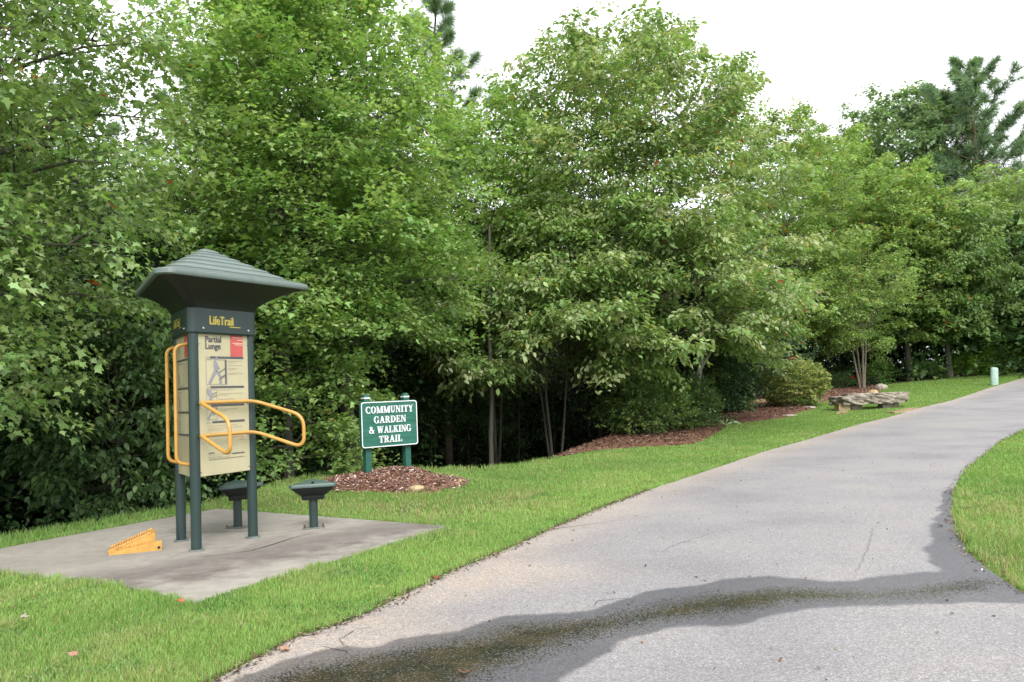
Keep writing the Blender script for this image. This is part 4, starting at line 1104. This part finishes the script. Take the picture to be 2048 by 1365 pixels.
# ------------------------------------------------------------------ the trees one can tell apart
# big maple behind the sign
D = 18.5
plant('maple_tree', spot(705, D), tree_meshes(101, 12.5, 3.1, 2.9, 'maple', .115, PAL_MAPLE, limbs=100, subs=7, nodes=4, per=30, tr=.17, spray=.8, low_el=10, top_el=70, irreg=.3,
      prof=lambda t: np.interp(t, [0, .12, .35, .7, 1], [.72, .92, 1, .8, .2]), autumn=.001, fork=.9, lean=(-1.0, 0)),
      'large bright green maple with layered lobed foliage rising behind the green sign')
D = 17.0
plant('maple_tree', spot(575, D), tree_meshes(107, 10.5, 2.0, .4, 'maple', .11, PAL_MAPLE, limbs=70, subs=6, nodes=4, per=26, tr=.10, spray=.8, low_el=-6,
      prof=lambda t: np.interp(t, [0, .15, .5, .8, 1], [.55, .8, 1, .7, .2]), autumn=.0015),
      'slender maple with foliage down to the grass just right of the exercise station')
# foreground maple whose crown hangs in from the left
plant('maple_tree', (-8.4, 10.2, hz(-8.4, 10.2)), tree_meshes(113, 12.5, 3.7, 2.0, 'maple', .095, [(.20, .30, .10), (.25, .36, .14), (.17, .27, .09), (.28, .37, .16)], limbs=125, subs=7, nodes=4, per=30, tr=.17, spray=.8, hang=.5,
      low_el=0, prof=lambda t: np.interp(t, [0, .15, .5, .8, 1], [.6, .85, 1, .85, .3]), autumn=.004, jit=.5),
      'near maple hanging in from the left edge with a few red leaves')
# drooping sapling between the station and the hanging maple
D = 14.3
plant('sapling', spot(235, D), tree_meshes(117, 4.6, 1.35, .5, 'oval', .13, [(.11, .19, .07), (.14, .23, .09), (.09, .16, .06)], limbs=42, subs=5, nodes=4, per=16, tr=.04, spray=.5, low_el=5, hang=.8, droop=.45),
      'drooping green sapling in the shade left of the station posts', 'sapling')
# broad dogwood
D = 27.5
Hd = tall(1290, 25, D)-.75
plant('dogwood_tree', spot(1275, D), tree_meshes(127, Hd, 4.9, 2.1, 'oval', .17, PAL_DOG, stems=5, limbs=150, subs=7, nodes=4, per=26, tr=.13, spray=.75, vert=.6, low_el=0, hang=.5, droop=.32, top_el=64,
      prof=lambda t: np.interp(t, [0, .1, .3, .55, .8, .92, 1], [.95, 1.08, 1.0, .95, .80, .58, .15]), autumn=.003, yellow=.02, spread=.42, irreg=.22, trunk_w=.8),
      'broad multi-stemmed dogwood with drooping pale-backed leaves over the mulch bed')
# small evergreen shoulder between maple and dogwood
D = 26
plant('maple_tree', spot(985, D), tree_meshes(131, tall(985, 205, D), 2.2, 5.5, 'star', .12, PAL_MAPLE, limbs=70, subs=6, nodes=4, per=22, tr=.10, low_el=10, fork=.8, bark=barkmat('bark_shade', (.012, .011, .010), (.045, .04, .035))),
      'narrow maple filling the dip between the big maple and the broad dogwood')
D = 25
plant('dogwood_tree', spot(1105, D), tree_meshes(133, tall(1105, 420, D), 3.0, 2.9, 'oval', .16, PAL_DOG, stems=3, limbs=80, subs=7, nodes=4, per=24, tr=.09, spray=.75, vert=.6, low_el=0, hang=.5, droop=.34,
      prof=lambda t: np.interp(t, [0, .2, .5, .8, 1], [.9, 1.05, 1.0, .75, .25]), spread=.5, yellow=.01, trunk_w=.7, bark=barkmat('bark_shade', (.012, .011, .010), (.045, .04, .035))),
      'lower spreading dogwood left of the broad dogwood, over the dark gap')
# right side row
D = 46
plant('maple_tree', spot(1590, D), tree_meshes(137, tall(1590, 225, D), 3.5, 2.6, 'star', .15, PAL_LIGHT, limbs=90, subs=6, nodes=4, per=26, tr=.14, low_el=5, autumn=.012, yellow=.03),
      'pale green maple with orange flecks directly right of the broad dogwood')
D = 44
plant('crepe_myrtle', spot(1726, D), tree_meshes(139, tall(1726, 480, D), 2.5, 2.0, 'oval', .12, PAL_LIGHT, stems=4, limbs=60, subs=6, nodes=3, per=26, tr=.085, low_el=12, autumn=.002, yellow=.03, spread=.5, spray=.6, bark=barkmat('bark_pale', (.07, .055, .045), (.19, .15, .12))),
      'small multi-stemmed tree with pale forked stems behind the stone slab bench')
D = 55
plant('maple_tree', spot(1690, D), tree_meshes(149, tall(1690, 268, D), 4.0, 3.2, 'star', .17, PAL_LIGHT, limbs=90, subs=6, nodes=4, per=24, tr=.15, low_el=8, autumn=.006, yellow=.03),
      'tall light green maple behind the small forked tree, its top against the sky')
D = 49
plant('maple_tree', spot(1822, D), tree_meshes(151, tall(1822, 335, D), 3.6, 2.2, 'star', .17, PAL_LIGHT, limbs=90, subs=6, nodes=4, per=24, tr=.20, low_el=2, autumn=.008, yellow=.04),
      'yellow-green maple with a stout grey trunk left of the dark dogwood')
D = 49
plant('dogwood_tree', spot(1902, D), tree_meshes(157, tall(1902, 400, D), 3.6, 2.3, 'oval', .20, [(.17, .26, .085), (.21, .30, .11), (.13, .22, .07)], limbs=90, subs=6, nodes=4, per=26, tr=.19, low_el=0, hang=.6, droop=.35),
      'dark-trunked dogwood by the far lawn, left of the utility pedestal')
D = 54
plant('maple_tree', spot(2050, D), tree_meshes(163, tall(2050, 340, D), 4.6, 1.0, 'star', .18, PAL_LIGHT, limbs=90, subs=6, nodes=4, per=24, tr=.17, low_el=0, yellow=.02),
      'leafy maple at the right edge of the frame behind the utility pedestal')
D = 62
plant('maple_tree', spot(1965, D), tree_meshes(164, tall(1965, 370, D), 4.6, 1.5, 'star', .19, [(.18, .28, .10), (.15, .24, .09)], limbs=80, subs=6, nodes=4, per=24, tr=.17, low_el=0),
      'mid green maple standing behind and between the dark dogwood and the right edge maple')
# tall far trees
PAL_FAR_HAZE = [(.20, .30, .15), (.24, .34, .18), (.17, .26, .13)]  # lighter, greyer leaf colours with distance haze mixed in
D = 78
plant('oak_tree', spot(1838, D), tree_meshes(167, tall(1838, 185, D), 6.2, 8, 'diamond', .42, PAL_FAR_HAZE, limbs=90, subs=6, nodes=4, per=18, tr=.3, spray=1.5, irreg=.45),
      'tall dark green oak rising far behind the right-hand maples', 'tree')
D = 80
plant('oak_tree', spot(1745, D), tree_meshes(168, tall(1745, 292, D), 5, 6, 'diamond', .42, PAL_FAR_HAZE, limbs=60, subs=6, nodes=4, per=14, tr=.3, spray=1.4, irreg=.4),
      'lower dark tree far behind, in the notch left of the tall oak', 'tree')

# pines
def pine_meshes(seed, H, zb, R, tr, nb=34, tuft=.42, needles=46, twigs=7, nw=.010, upturn=.35):
    r = rs(seed); mb = MB(); k = 12; tt = np.linspace(0, 1, k); w = np.cumsum(r.normal(0, .06, (k, 2)), 0)
    P = np.stack([w[:, 0]*tt, w[:, 1]*tt, tt*H], -1); P[0, 2] = -.3
    mb.tube([tuple(q) for q in P], list(np.maximum(tr*(1-.85*tt), .03)), 10)
    tp, td = [], []
    for i in range(nb):
        t = (i+.5)/nb; z = zb+(H-zb)*t*.98; f = z/H*11; i0 = min(int(f), 10); A = P[i0]*(1-(f-i0))+P[i0+1]*(f-i0)
        az = i*2.39996+r.uniform(-.4, .4); L = R*(np.interp(t, [0, .25, .6, 1], [.75, 1, .8, .2]))*r.uniform(.6, 1.15)
        el = r.uniform(-.05, .3)+.5*t; d = np.array([math.cos(az)*math.cos(el), math.sin(az)*math.cos(el), math.sin(el)])
        C = [A+d*L*s+np.array([0, 0, upturn*L*s*s]) for s in (0, .35, .7, 1)]
        mb.tube([tuple(q) for q in C], [max(.02, tr*.22*(1-t*.5)), .03, .02, .012], 5, False)
        for j in range(twigs):
            s = r.uniform(.3, 1); X = A+d*L*s+np.array([0, 0, upturn*L*s*s]); a2 = az+r.uniform(-1.2, 1.2)
            e = np.array([math.cos(a2), math.sin(a2), r.uniform(.0, .7)]); e /= np.linalg.norm(e); l = L*.30*r.uniform(.5, 1.2)*(1.2-s*.5)
            mb.tube([tuple(X), tuple(X+e*l)], [.014, .008], 4, False)
            for q in (.55, 1.0): tp.append(X+e*l*q); td.append(e)
        tp.append(C[-1]); td.append(d)
    tp = np.array(tp); td = np.array(td); n = len(tp)
    a = unit(r.normal(0, 1, (n, needles, 3))+td[:, None]*.75)
    base = tp[:, None]-td[:, None]*(r.uniform(0, .5, (n, needles))*tuft)[..., None]
    tip = base+a*(tuft*r.uniform(.6, 1.1, (n, needles)))[..., None]
    sd = unit(np.cross(a, r.normal(0, 1, (n, needles, 3))))*nw
    V = np.stack([base-sd, base+sd, tip+sd*.4, tip-sd*.4], 2).reshape(-1, 3); F = np.arange(len(V)).reshape(-1, 4)
    c = np.array([(.16, .25, .14), (.20, .30, .16), (.13, .21, .12)])[r.randint(0, 3, n)][:, None]*r.uniform(.7, 1.3, (n, needles, 1))  # needle colours lightened to include the haze over far trees
    return mb.mesh('trunk', M_barkpine, True), mesh_np('crown', V, [F], M_needle, np.repeat(c.reshape(-1, 3), 4, 0))
D = 30
plant('pine_tree', spot(893, D), pine_meshes(201, 20, 9.0, 2.6, .17, 40, .40, 64, 8, .006), 'long-needled pine standing against the sky behind the big maple', 'pine tree')
D = 27
plant('pine_tree', spot(375, D), pine_meshes(203, 17, 5.5, 3.0, .24, 40, .36, 44, 7, .011), 'pine with a thick dark trunk seen through the leaves above the station roof', 'pine tree')
pA = plant('pine_tree', spot(560, 33), pine_meshes(205, 21, 6, 3.2, .22, 44, .4, 40, 7, .012), 'tall pine in the woods behind the slender maple', 'pine tree')
copy_tree(pA, spot(170, 31), 2.0, .9, 'pine half hidden behind the hanging leaves at the upper left')
D = 76
plant('pine_tree', spot(1925, D), pine_meshes(209, tall(1925, 195, D), 9, 5.5, .32, 44, .8, 52, 10, .022, .25), 'rounder pine beside the tall open pine at the upper right', 'pine tree')
D = 72
plant('pine_tree', spot(1995, D), pine_meshes(207, tall(1995, 128, D), 9, 7.0, .34, 44, .7, 48, 10, .022, .25), 'tall open pine far off at the upper right, sky showing through its boughs', 'pine tree')
# bare grey tree
def bare_tree(seed, H, R):
    r = rs(seed); mb = MB(); tw = MB()
    mb.tube([(0, 0, -.3), (.1, 0, H*.4), (0, .1, H*.7)], [.16, .12, .06], 8)
    for i in range(60):
        z = H*(.35+.35*r.rand()); az = r.uniform(0, 6.28); L = R*r.uniform(.5, 1); p = np.array([0, 0, z]); d = unit(np.array([math.cos(az), math.sin(az), r.uniform(.2, 1.2)]))
        q = p+d*L; mb.tube([tuple(p), tuple((p+q)/2+r.normal(0, .15, 3)), tuple(q)], [.05, .03, .012], 5, False)
        for j in range(22):
            s = p+d*L*r.uniform(.3, 1); e = unit(d+r.normal(0, .7, 3)); l = R*r.uniform(.15, .4); e2 = s+e*l
            e2[2] -= .25*l; tw.tube([tuple(s), tuple((s+e2)/2+[0, 0, .06]), tuple(e2)], [.04, .03, .018], 3, False)
    mt = simple('grey_twig', (.20, .185, .18), .9, .2, .2, 5)
    return mb.mesh('trunk', M_bark, True), tw.mesh('twigs', mt)
D = 60
plant('bare_tree', spot(2022, D), bare_tree(211, tall(2022, 215, D), 3.6), 'bare grey twiggy tree at the upper right below the tall pine', 'bare tree', parts=('trunk', 'twigs'))

# ------------------------------------------------------------------ the woods behind: individual trees that share a few meshes
def woods():
    r = rs(77)
    src = []
    for i, (H, R, zb, pal, lim) in enumerate(((13, 3.4, 2.4, PAL_MID, 70), (14, 3.8, 4.5, PAL_MAPLE_DK, 70), (11, 3.0, 1.0, PAL_SHADED, 70), (7, 2.6, .6, PAL_SHADED, 60))):
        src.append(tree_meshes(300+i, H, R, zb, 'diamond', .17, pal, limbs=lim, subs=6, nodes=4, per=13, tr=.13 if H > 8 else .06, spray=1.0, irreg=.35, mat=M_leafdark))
    Hs = [13, 14, 11, 7]
    # px, depth, which, scale
    L = [(-180, 17, 2, .9), (-60, 21, 0, 1.0), (40, 17, 3, 1.05), (130, 20, 2, .95), (250, 18, 3, 1.0), (310, 23, 2, 1.0), (420, 20, 2, .8), (455, 26, 2, 1.05), (540, 25, 1, .85), (640, 25, 2, 1.1),
         (720, 27, 0, 1.0), (800, 33, 2, .95), (860, 31, 1, .85), (930, 37, 2, .95), (60, 27, 1, 1.1), (190, 29, 0, 1.1), (340, 33, 1, 1.1), (520, 34, 0, 1.15), (680, 36, 1, 1.1),
         (800, 38, 2, 1.1), (960, 36, 0, .75), (1060, 41, 2, .9), (1150, 40, 3, .95), (1180, 37, 2, .85), (1290, 31, 3, 1.1), (1390, 30, 2, .72), (1340, 40, 0, .75), (1480, 40, 2, .85),
         (1080, 42, 1, .68), (1230, 45, 1, .7), (1600, 46, 2, .85), (1760, 52, 2, .95), (1880, 55, 0, .9), (2020, 58, 2, 1.0), (2120, 52, 0, 1.0), (-140, 30, 0, 1.1), (-300, 22, 1, 1.1),
         (-260, 14, 2, .9), (900, 44, 1, .8), (1430, 34, 3, 1.0), (1540, 38, 3, 1.1), (1660, 40, 3, 1.0), (1780, 46, 3, 1.1), (1980, 52, 3, 1.2), (2200, 48, 2, 1.1), (2300, 44, 0, 1.0), (1020, 50, 2, .8), (620, 46, 0, 1.2)]
    first = {}
    lab_l = 'dark leafy woodland tree standing behind the left maples'; lab_r = 'dark leafy woodland tree standing behind the dogwood and the right-hand maples'
    lab_s = 'low dark sapling in the shade behind the left lawn edge'; lab_t = 'low dark sapling in the shade behind the right-hand trees'
    for px, D, k, s in L:
        if px > 1450: D *= 1.28
        x, y, z = spot(px, D); rz = r.uniform(0, 6.28); left = px < 1000
        if k == 3: lab, grp, nm = (lab_s, 'saplings behind the left lawn edge', 'woodland_sapling') if left else (lab_t, 'saplings behind the right-hand trees', 'woodland_sapling')
        else: lab, grp, nm = (lab_l, 'woodland trees behind the left maples', 'woodland_tree') if left else (lab_r, 'woodland trees behind the right-hand trees', 'woodland_tree')
        if k not in first:
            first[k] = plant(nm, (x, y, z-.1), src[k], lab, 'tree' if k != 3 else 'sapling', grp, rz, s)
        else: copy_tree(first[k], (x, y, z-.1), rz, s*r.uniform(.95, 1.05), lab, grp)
    # thin bare trunks in the dark gap under the canopy
    tb = MB()
    P = [(0, 0, -.4)]; x = y = 0
    for i in range(1, 9): x += r.normal(0, .05); y += r.normal(0, .05); P.append((x, y, i*.95))
    tb.tube(P, list(np.linspace(.085, .035, 9)), 7); me = tb.mesh('pole_trunk', barkmat('bark_dark', (.018, .016, .013), (.07, .062, .052)), True)
    for i in range(46):
        px = r.uniform(640, 1240) if i < 34 else r.uniform(-50, 500); D = r.uniform(23, 36)
        if i < 34 and px > 1000: D = r.uniform(29, 40)
        o = link('pole_trunk', me, None, Vector(spot(px, D))); s = r.uniform(.35, .95)**1.0; o.scale = (s, s, r.uniform(.8, 1.1)); o.rotation_euler = (r.normal(0, .04), r.normal(0, .04), r.uniform(0, 6))
        tag(o, 'thin bare trunk in the dark woods', 'tree trunk', 'thin trunks in the dark woods')
woods()
def stuff_sprays(name, pts, dirs, Ls, seed, per, size, kind, pal, label, cat, mat=None, **k):
    r = rs(seed); V, F, c = spray_leaves(pts, dirs, Ls, r, per, size, kind, pal, **k)
    return tag(link(name, mesh_np(name, V, [F], mat or M_leafdark, c)), label, cat, kind='stuff')
def undergrowth():
    r = rs(91); n = 5200
    b = r.uniform(-.80, .62, n); t = 1.5+22*r.rand(n); cd = np.interp(b, _cb, _cd); d = cd+t
    x = d*np.sin(b); y = d*np.cos(b); z = h(x, y)+r.rand(n)**1.5*np.where(t > 8, 3.0, 1.1)*np.clip(t/4, .2, 1)
    keep = ~((b > -.13) & (b < .14) & ((t < 9) | (r.rand(n) < .5)))
    x, y, z = x[keep], y[keep], z[keep]; n = len(x); a = r.uniform(0, 6.28, n)
    stuff_sprays('undergrowth', np.stack([x, y, z], -1), unit(np.stack([np.cos(a), np.sin(a), r.uniform(-.1, .6, n)], -1)), r.uniform(.5, 1.1, n), 92, 11, .12, 'oval', PAL_SHADED,
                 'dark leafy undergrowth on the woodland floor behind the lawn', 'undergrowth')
    # far-off wood closing the view
    r = rs(93); n = 9000; b = r.uniform(-.85, .85, n); d = r.uniform(54, 72, n); x = d*np.sin(b); y = d*np.cos(b)
    px = 1024+1653*np.tan(b); top = np.interp(px, [-300, 600, 850, 980, 1100, 1400, 1560, 1700, 2100, 2300], [200, 250, 330, 420, 470, 470, 440, 430, 430, 400])
    zt = EYE+(787-top)/1653*y; zg = h(x, y); z = zg+(zt-zg)*r.rand(n)*(.8+.25*fbm(b*30, b*0, 4))
    a = r.uniform(0, 6.28, n)
    stuff_sprays('distant_woods', np.stack([x, y, z], -1), unit(np.stack([np.cos(a), np.sin(a), r.uniform(-.1, .5, n)], -1)), r.uniform(1.4, 2.8, n), 94, 14, .5, 'diamond', PAL_MID+PAL_SHADED,
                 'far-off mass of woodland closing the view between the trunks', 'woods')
undergrowth()

# ------------------------------------------------------------------ shrubs
def shrub_meshes(seed, rx, ry, rz_, size, pal, n=420, per=34, kind='oval', clip=.05, zc=None, stems=9, stem_h=.5, spray=.32, top_pal=None, flowers=0, hang=.0):
    r = rs(seed); zc = zc if zc is not None else rz_
    u = unit(r.normal(0, 1, (n, 3))); rad = (r.rand(n)**.22)*(1+r.normal(0, clip, n))
    lump = 1+.6*clip*4*(fbm(u[:, 0]*2+5, u[:, 1]*2+u[:, 2]*2, seed)-.5)
    p = u*rad[:, None]*lump[:, None]*[rx, ry, rz_]; p[:, 2] += zc; p[:, 2] = np.maximum(p[:, 2], .08)
    d = unit(u*[1, 1, .9]+r.normal(0, .4, (n, 3))+np.array([0, 0, .25]))
    V, F, c = spray_leaves(p-d*spray*.5, d, np.full(n, spray)*r.uniform(.7, 1.2, n), r, per, size, kind, pal, .05, .5, hang=hang, jit=.6)
    mb = MB()
    for i in range(stems):
        a = 2*math.pi*i/stems+r.uniform(-.3, .3); e = np.array([math.cos(a)*rx*.6, math.sin(a)*ry*.6, zc*stem_h*2]); b = np.array([math.cos(a)*.06*rx, math.sin(a)*.06*ry, -.1])
        mb.tube([tuple(b), tuple(b*.5+e*.45+[0, 0, -.1*zc]), tuple(e)], [.028*rx+.01, .018*rx+.008, .01], 6, False)
        for j in range(3):
            q = b*.4+e*r.uniform(.4, .8); mb.tube([tuple(q), tuple(q+unit(e+r.normal(0, .5, 3))*.45*rx)], [.012, .006], 5, False)
    return mb.mesh('stems', M_bark, True), mesh_np('foliage', V, [F], M_leaf, c)
PAL_AZ = [(.075, .15, .03), (.055, .12, .025), (.11, .20, .04)]; PAL_BOX = [(.17, .24, .06), (.13, .20, .05), (.23, .26, .09), (.09, .15, .04)]; PAL_RH = [(.045, .10, .05), (.06, .13, .07)]
PP = ('stems', 'foliage')
def shrub(px, py, wpx, hpx, label, seed, dep=1.0, name='shrub', **k):
    P = Gp(px, py); s = P[1]/FPX; rx = wpx*s/2; hz_ = hpx*s/2
    m = shrub_meshes(seed, rx, rx*dep, hz_*k.pop('squash', 1.0), **k)
    return plant(name, (P[0], P[1]+rx*dep*.6, hz(P[0], P[1])), m, label, 'shrub', None, parts=PP)
shrub(1300, 874, 180, 112, 'azalea shrub with small bright leaf tips at the left of the mulch bed', 401, size=.095, pal=[(.15, .24, .075), (.10, .17, .05), (.21, .30, .10)], n=420, per=26, clip=.26, spray=.36, name='azalea_shrub')
shrub(1392, 862, 118, 105, 'dull dark azalea shrub just right of the bright-tipped one', 402, size=.09, pal=[(.10, .17, .06), (.13, .20, .07)], n=380, per=26, clip=.22, spray=.36, name='azalea_shrub')
shrub(1455, 828, 90, 125, 'dark rhododendron with glossy drooping leaves behind the azaleas', 403, size=.15, pal=[(.08, .15, .085), (.10, .18, .10)], n=360, per=22, clip=.15, spray=.4, hang=.6, name='rhododendron')
P_ = shrub(1604, 816, 142, 100, 'round clipped box shrub, yellowish on top, beside the lawn', 404, size=.085, pal=[(.33, .38, .14), (.25, .32, .10), (.40, .40, .17), (.18, .25, .08)], n=1300, per=26, clip=.012, spray=.15, zc=None, stems=12, name='round_shrub')
shrub(1487, 824, 45, 30, 'small bright green plant in the bark between the azaleas and the round shrub', 405, size=.07, pal=[(.14, .28, .07), (.17, .31, .08)], n=110, per=20, clip=.2, spray=.2, name='small_plant')
P9 = Gp(1598, 812); x_ = at(1575, P9[1]+2.4)
plant('camellia', (x_, P9[1]+2.4, hz(x_, P9[1]+2.4)), shrub_meshes(406, 1.1, 1.0, 1.75, .10, [(.04, .085, .04), (.055, .10, .045)], n=460, per=26, clip=.2, spray=.35), 'dark camellia with scattered red blossoms behind the round shrub', 'shrub', None, parts=PP)
shrub(1762, 770, 60, 50, 'low dark shrub at the foot of the small forked tree', 407, size=.09, pal=PAL_AZ, n=160, per=20, clip=.25, spray=.3, name='low_shrub')
shrub(1690, 778, 60, 32, 'low green shrub at the left of the bark patch behind the bench', 408, size=.08, pal=PAL_MID, n=140, per=20, clip=.25, spray=.3, name='low_shrub')
PAL_BR = [(.20, .36, .05), (.17, .32, .05), (.24, .38, .07)]
shrub(1935, 752, 80, 45, 'bright lime green bush left of the utility pedestal', 409, size=.13, pal=PAL_BR, n=220, per=22, clip=.3, spray=.5, name='bright_bush')
shrub(2010, 746, 100, 55, 'bright lime green bush behind the utility pedestal', 410, size=.13, pal=PAL_BR, n=240, per=22, clip=.3, spray=.5, name='bright_bush')
shrub(1860, 760, 90, 40, 'shaded green bush between the stout maple trunk and the dark dogwood trunk', 411, size=.12, pal=PAL_MID, n=180, per=20, clip=.3, spray=.45, name='shaded_bush')
shrub(1660, 768, 90, 70, 'dark bush in the shade right of the round clipped shrub', 412, size=.11, pal=PAL_SHADED, n=240, per=22, clip=.25, spray=.45, name='shaded_bush')
# red blossoms on the camellia and under the small tree, each a small rosette
M_blossom = simple('red_blossom', (.45, .03, .03), .5, .3, .3, 20)
def blossom(px, py, D, label):
    r = rs(int(px)); mb = MB()
    for i in range(7):
        a = i*.9; c = Vector((math.cos(a)*.03, math.sin(a)*.03, .01*i)); q = Vector((math.cos(a), math.sin(a), .6))*.05; w = Vector((-math.sin(a), math.cos(a), 0))*.035
        mb.add([c, c+q+w, c+q*1.3, c+q-w], [[0, 1, 2, 3]])
    x = at(px, D); o = mb.build('blossom', M_blossom, None, (x, D, ztop(px, py, D))); tag(o, label, 'blossom', 'red blossoms'); o.scale = (1.6,)*3
PB = Gp(1598, 812)[1]
for px, py, dD, lab in ((1591, 719, .6, 'red blossom on top of the round shrub, upper of two'), (1574, 722, .2, 'red blossom left of the top of the round shrub'), (1560, 742, -.2, 'dark red blossom at the upper left of the round shrub'),
                    (1580, 672, 1.6, 'red blossom high in the camellia'), (1610, 688, 1.6, 'red blossom at the right side of the camellia')):
    blossom(px, py, PB+dD, lab)
P5 = Gp(1720, 779)[1]
for px, py, lab in ((1719, 776, 'red blossom low in the bark patch behind the bench'), (1708, 757, 'red blossom left of the forked stems')): blossom(px, py, P5, lab)
# arching strap leaf plant
P = Gp(1452, 851); mb = MB()
for a, L, b in ((2.6, .55, .9), (.2, .7, .5), (1.2, .35, 1.2), (3.3, .3, .8)):
    pr = []
    for s in np.linspace(0, 1, 8):
        q = Vector((math.cos(a)*L*s, math.sin(a)*L*s*.5, L*b*s-L*.9*s*s*s)); w = .035*math.sin(math.pi*(.15+.8*s)); pr.append([q-Vector((0, 0, w)), q+Vector((0, -.01, 0)), q+Vector((0, 0, w))])
    mb.loft(pr, False, False, False)
m, n, out = newmat('strap_leaf'); bsdf(n, out, (.22, .36, .16), .5, .3)
o = mb.build('strap_leaf_plant', m, None, (P[0], P[1], hz(*P)), True); tag(o, 'pale green strap-leaved plant at the edge of the mulch bed', 'plant')
# slim trunk with leaning stakes left of the round shrub
P = Gp(1521, 806); x, y, z = P[0], P[1], hz(*P)
root = empty('slim_trunk_tree', (x, y, z), 0, label='slim pale trunk with thin leaning stems beside the round clipped shrub', cat='tree')
mb = MB(); mb.tube([(0, 0, -.1), (.02, 0, .8), (-.06, .1, 1.8), (-.1, .2, 3.0)], [.11, .085, .07, .05], 10); mb.build('trunk', barkmat('bark_tan', (.10, .075, .05), (.24, .19, .13)), root, smooth=True)
for i, (dx, tx) in enumerate(((-.25, .05), (-.42, -.1), (-.9, -.75), (-1.1, -1.3))):
    mb = MB(); mb.tube([(dx, .1+.1*i, -.1), ((dx+tx)/2, .15, .8), (tx, .3, 1.9)], [.035, .028, .018], 7); mb.build('stem', M_bark, root, smooth=True)
# white twisted stem behind the azaleas
P = spot(1400, 27.5)
root = empty('pale_stem_tree', P, 0, label='pale grey forking stem showing between the dogwood leaves and the rhododendron', cat='tree')
mb = MB(); zz = ztop(1400, 780, 27.5)-P[2]; zt = ztop(1420, 655, 27.5)-P[2]
mb.tube([(-.1, 0, -.2), (-.1, 0, zz), (.1, 0, zz+1.0), (.35, 0, zt+.4)], [.11, .10, .09, .06], 9); mb.tube([(.0, 0, zz+.6), (.5, .1, zz+1.3), (.7, .1, zt+.5)], [.06, .05, .04], 8)
mb.build('trunk', barkmat('bark_lichen', (.16, .16, .13), (.34, .34, .29)), root, smooth=True)
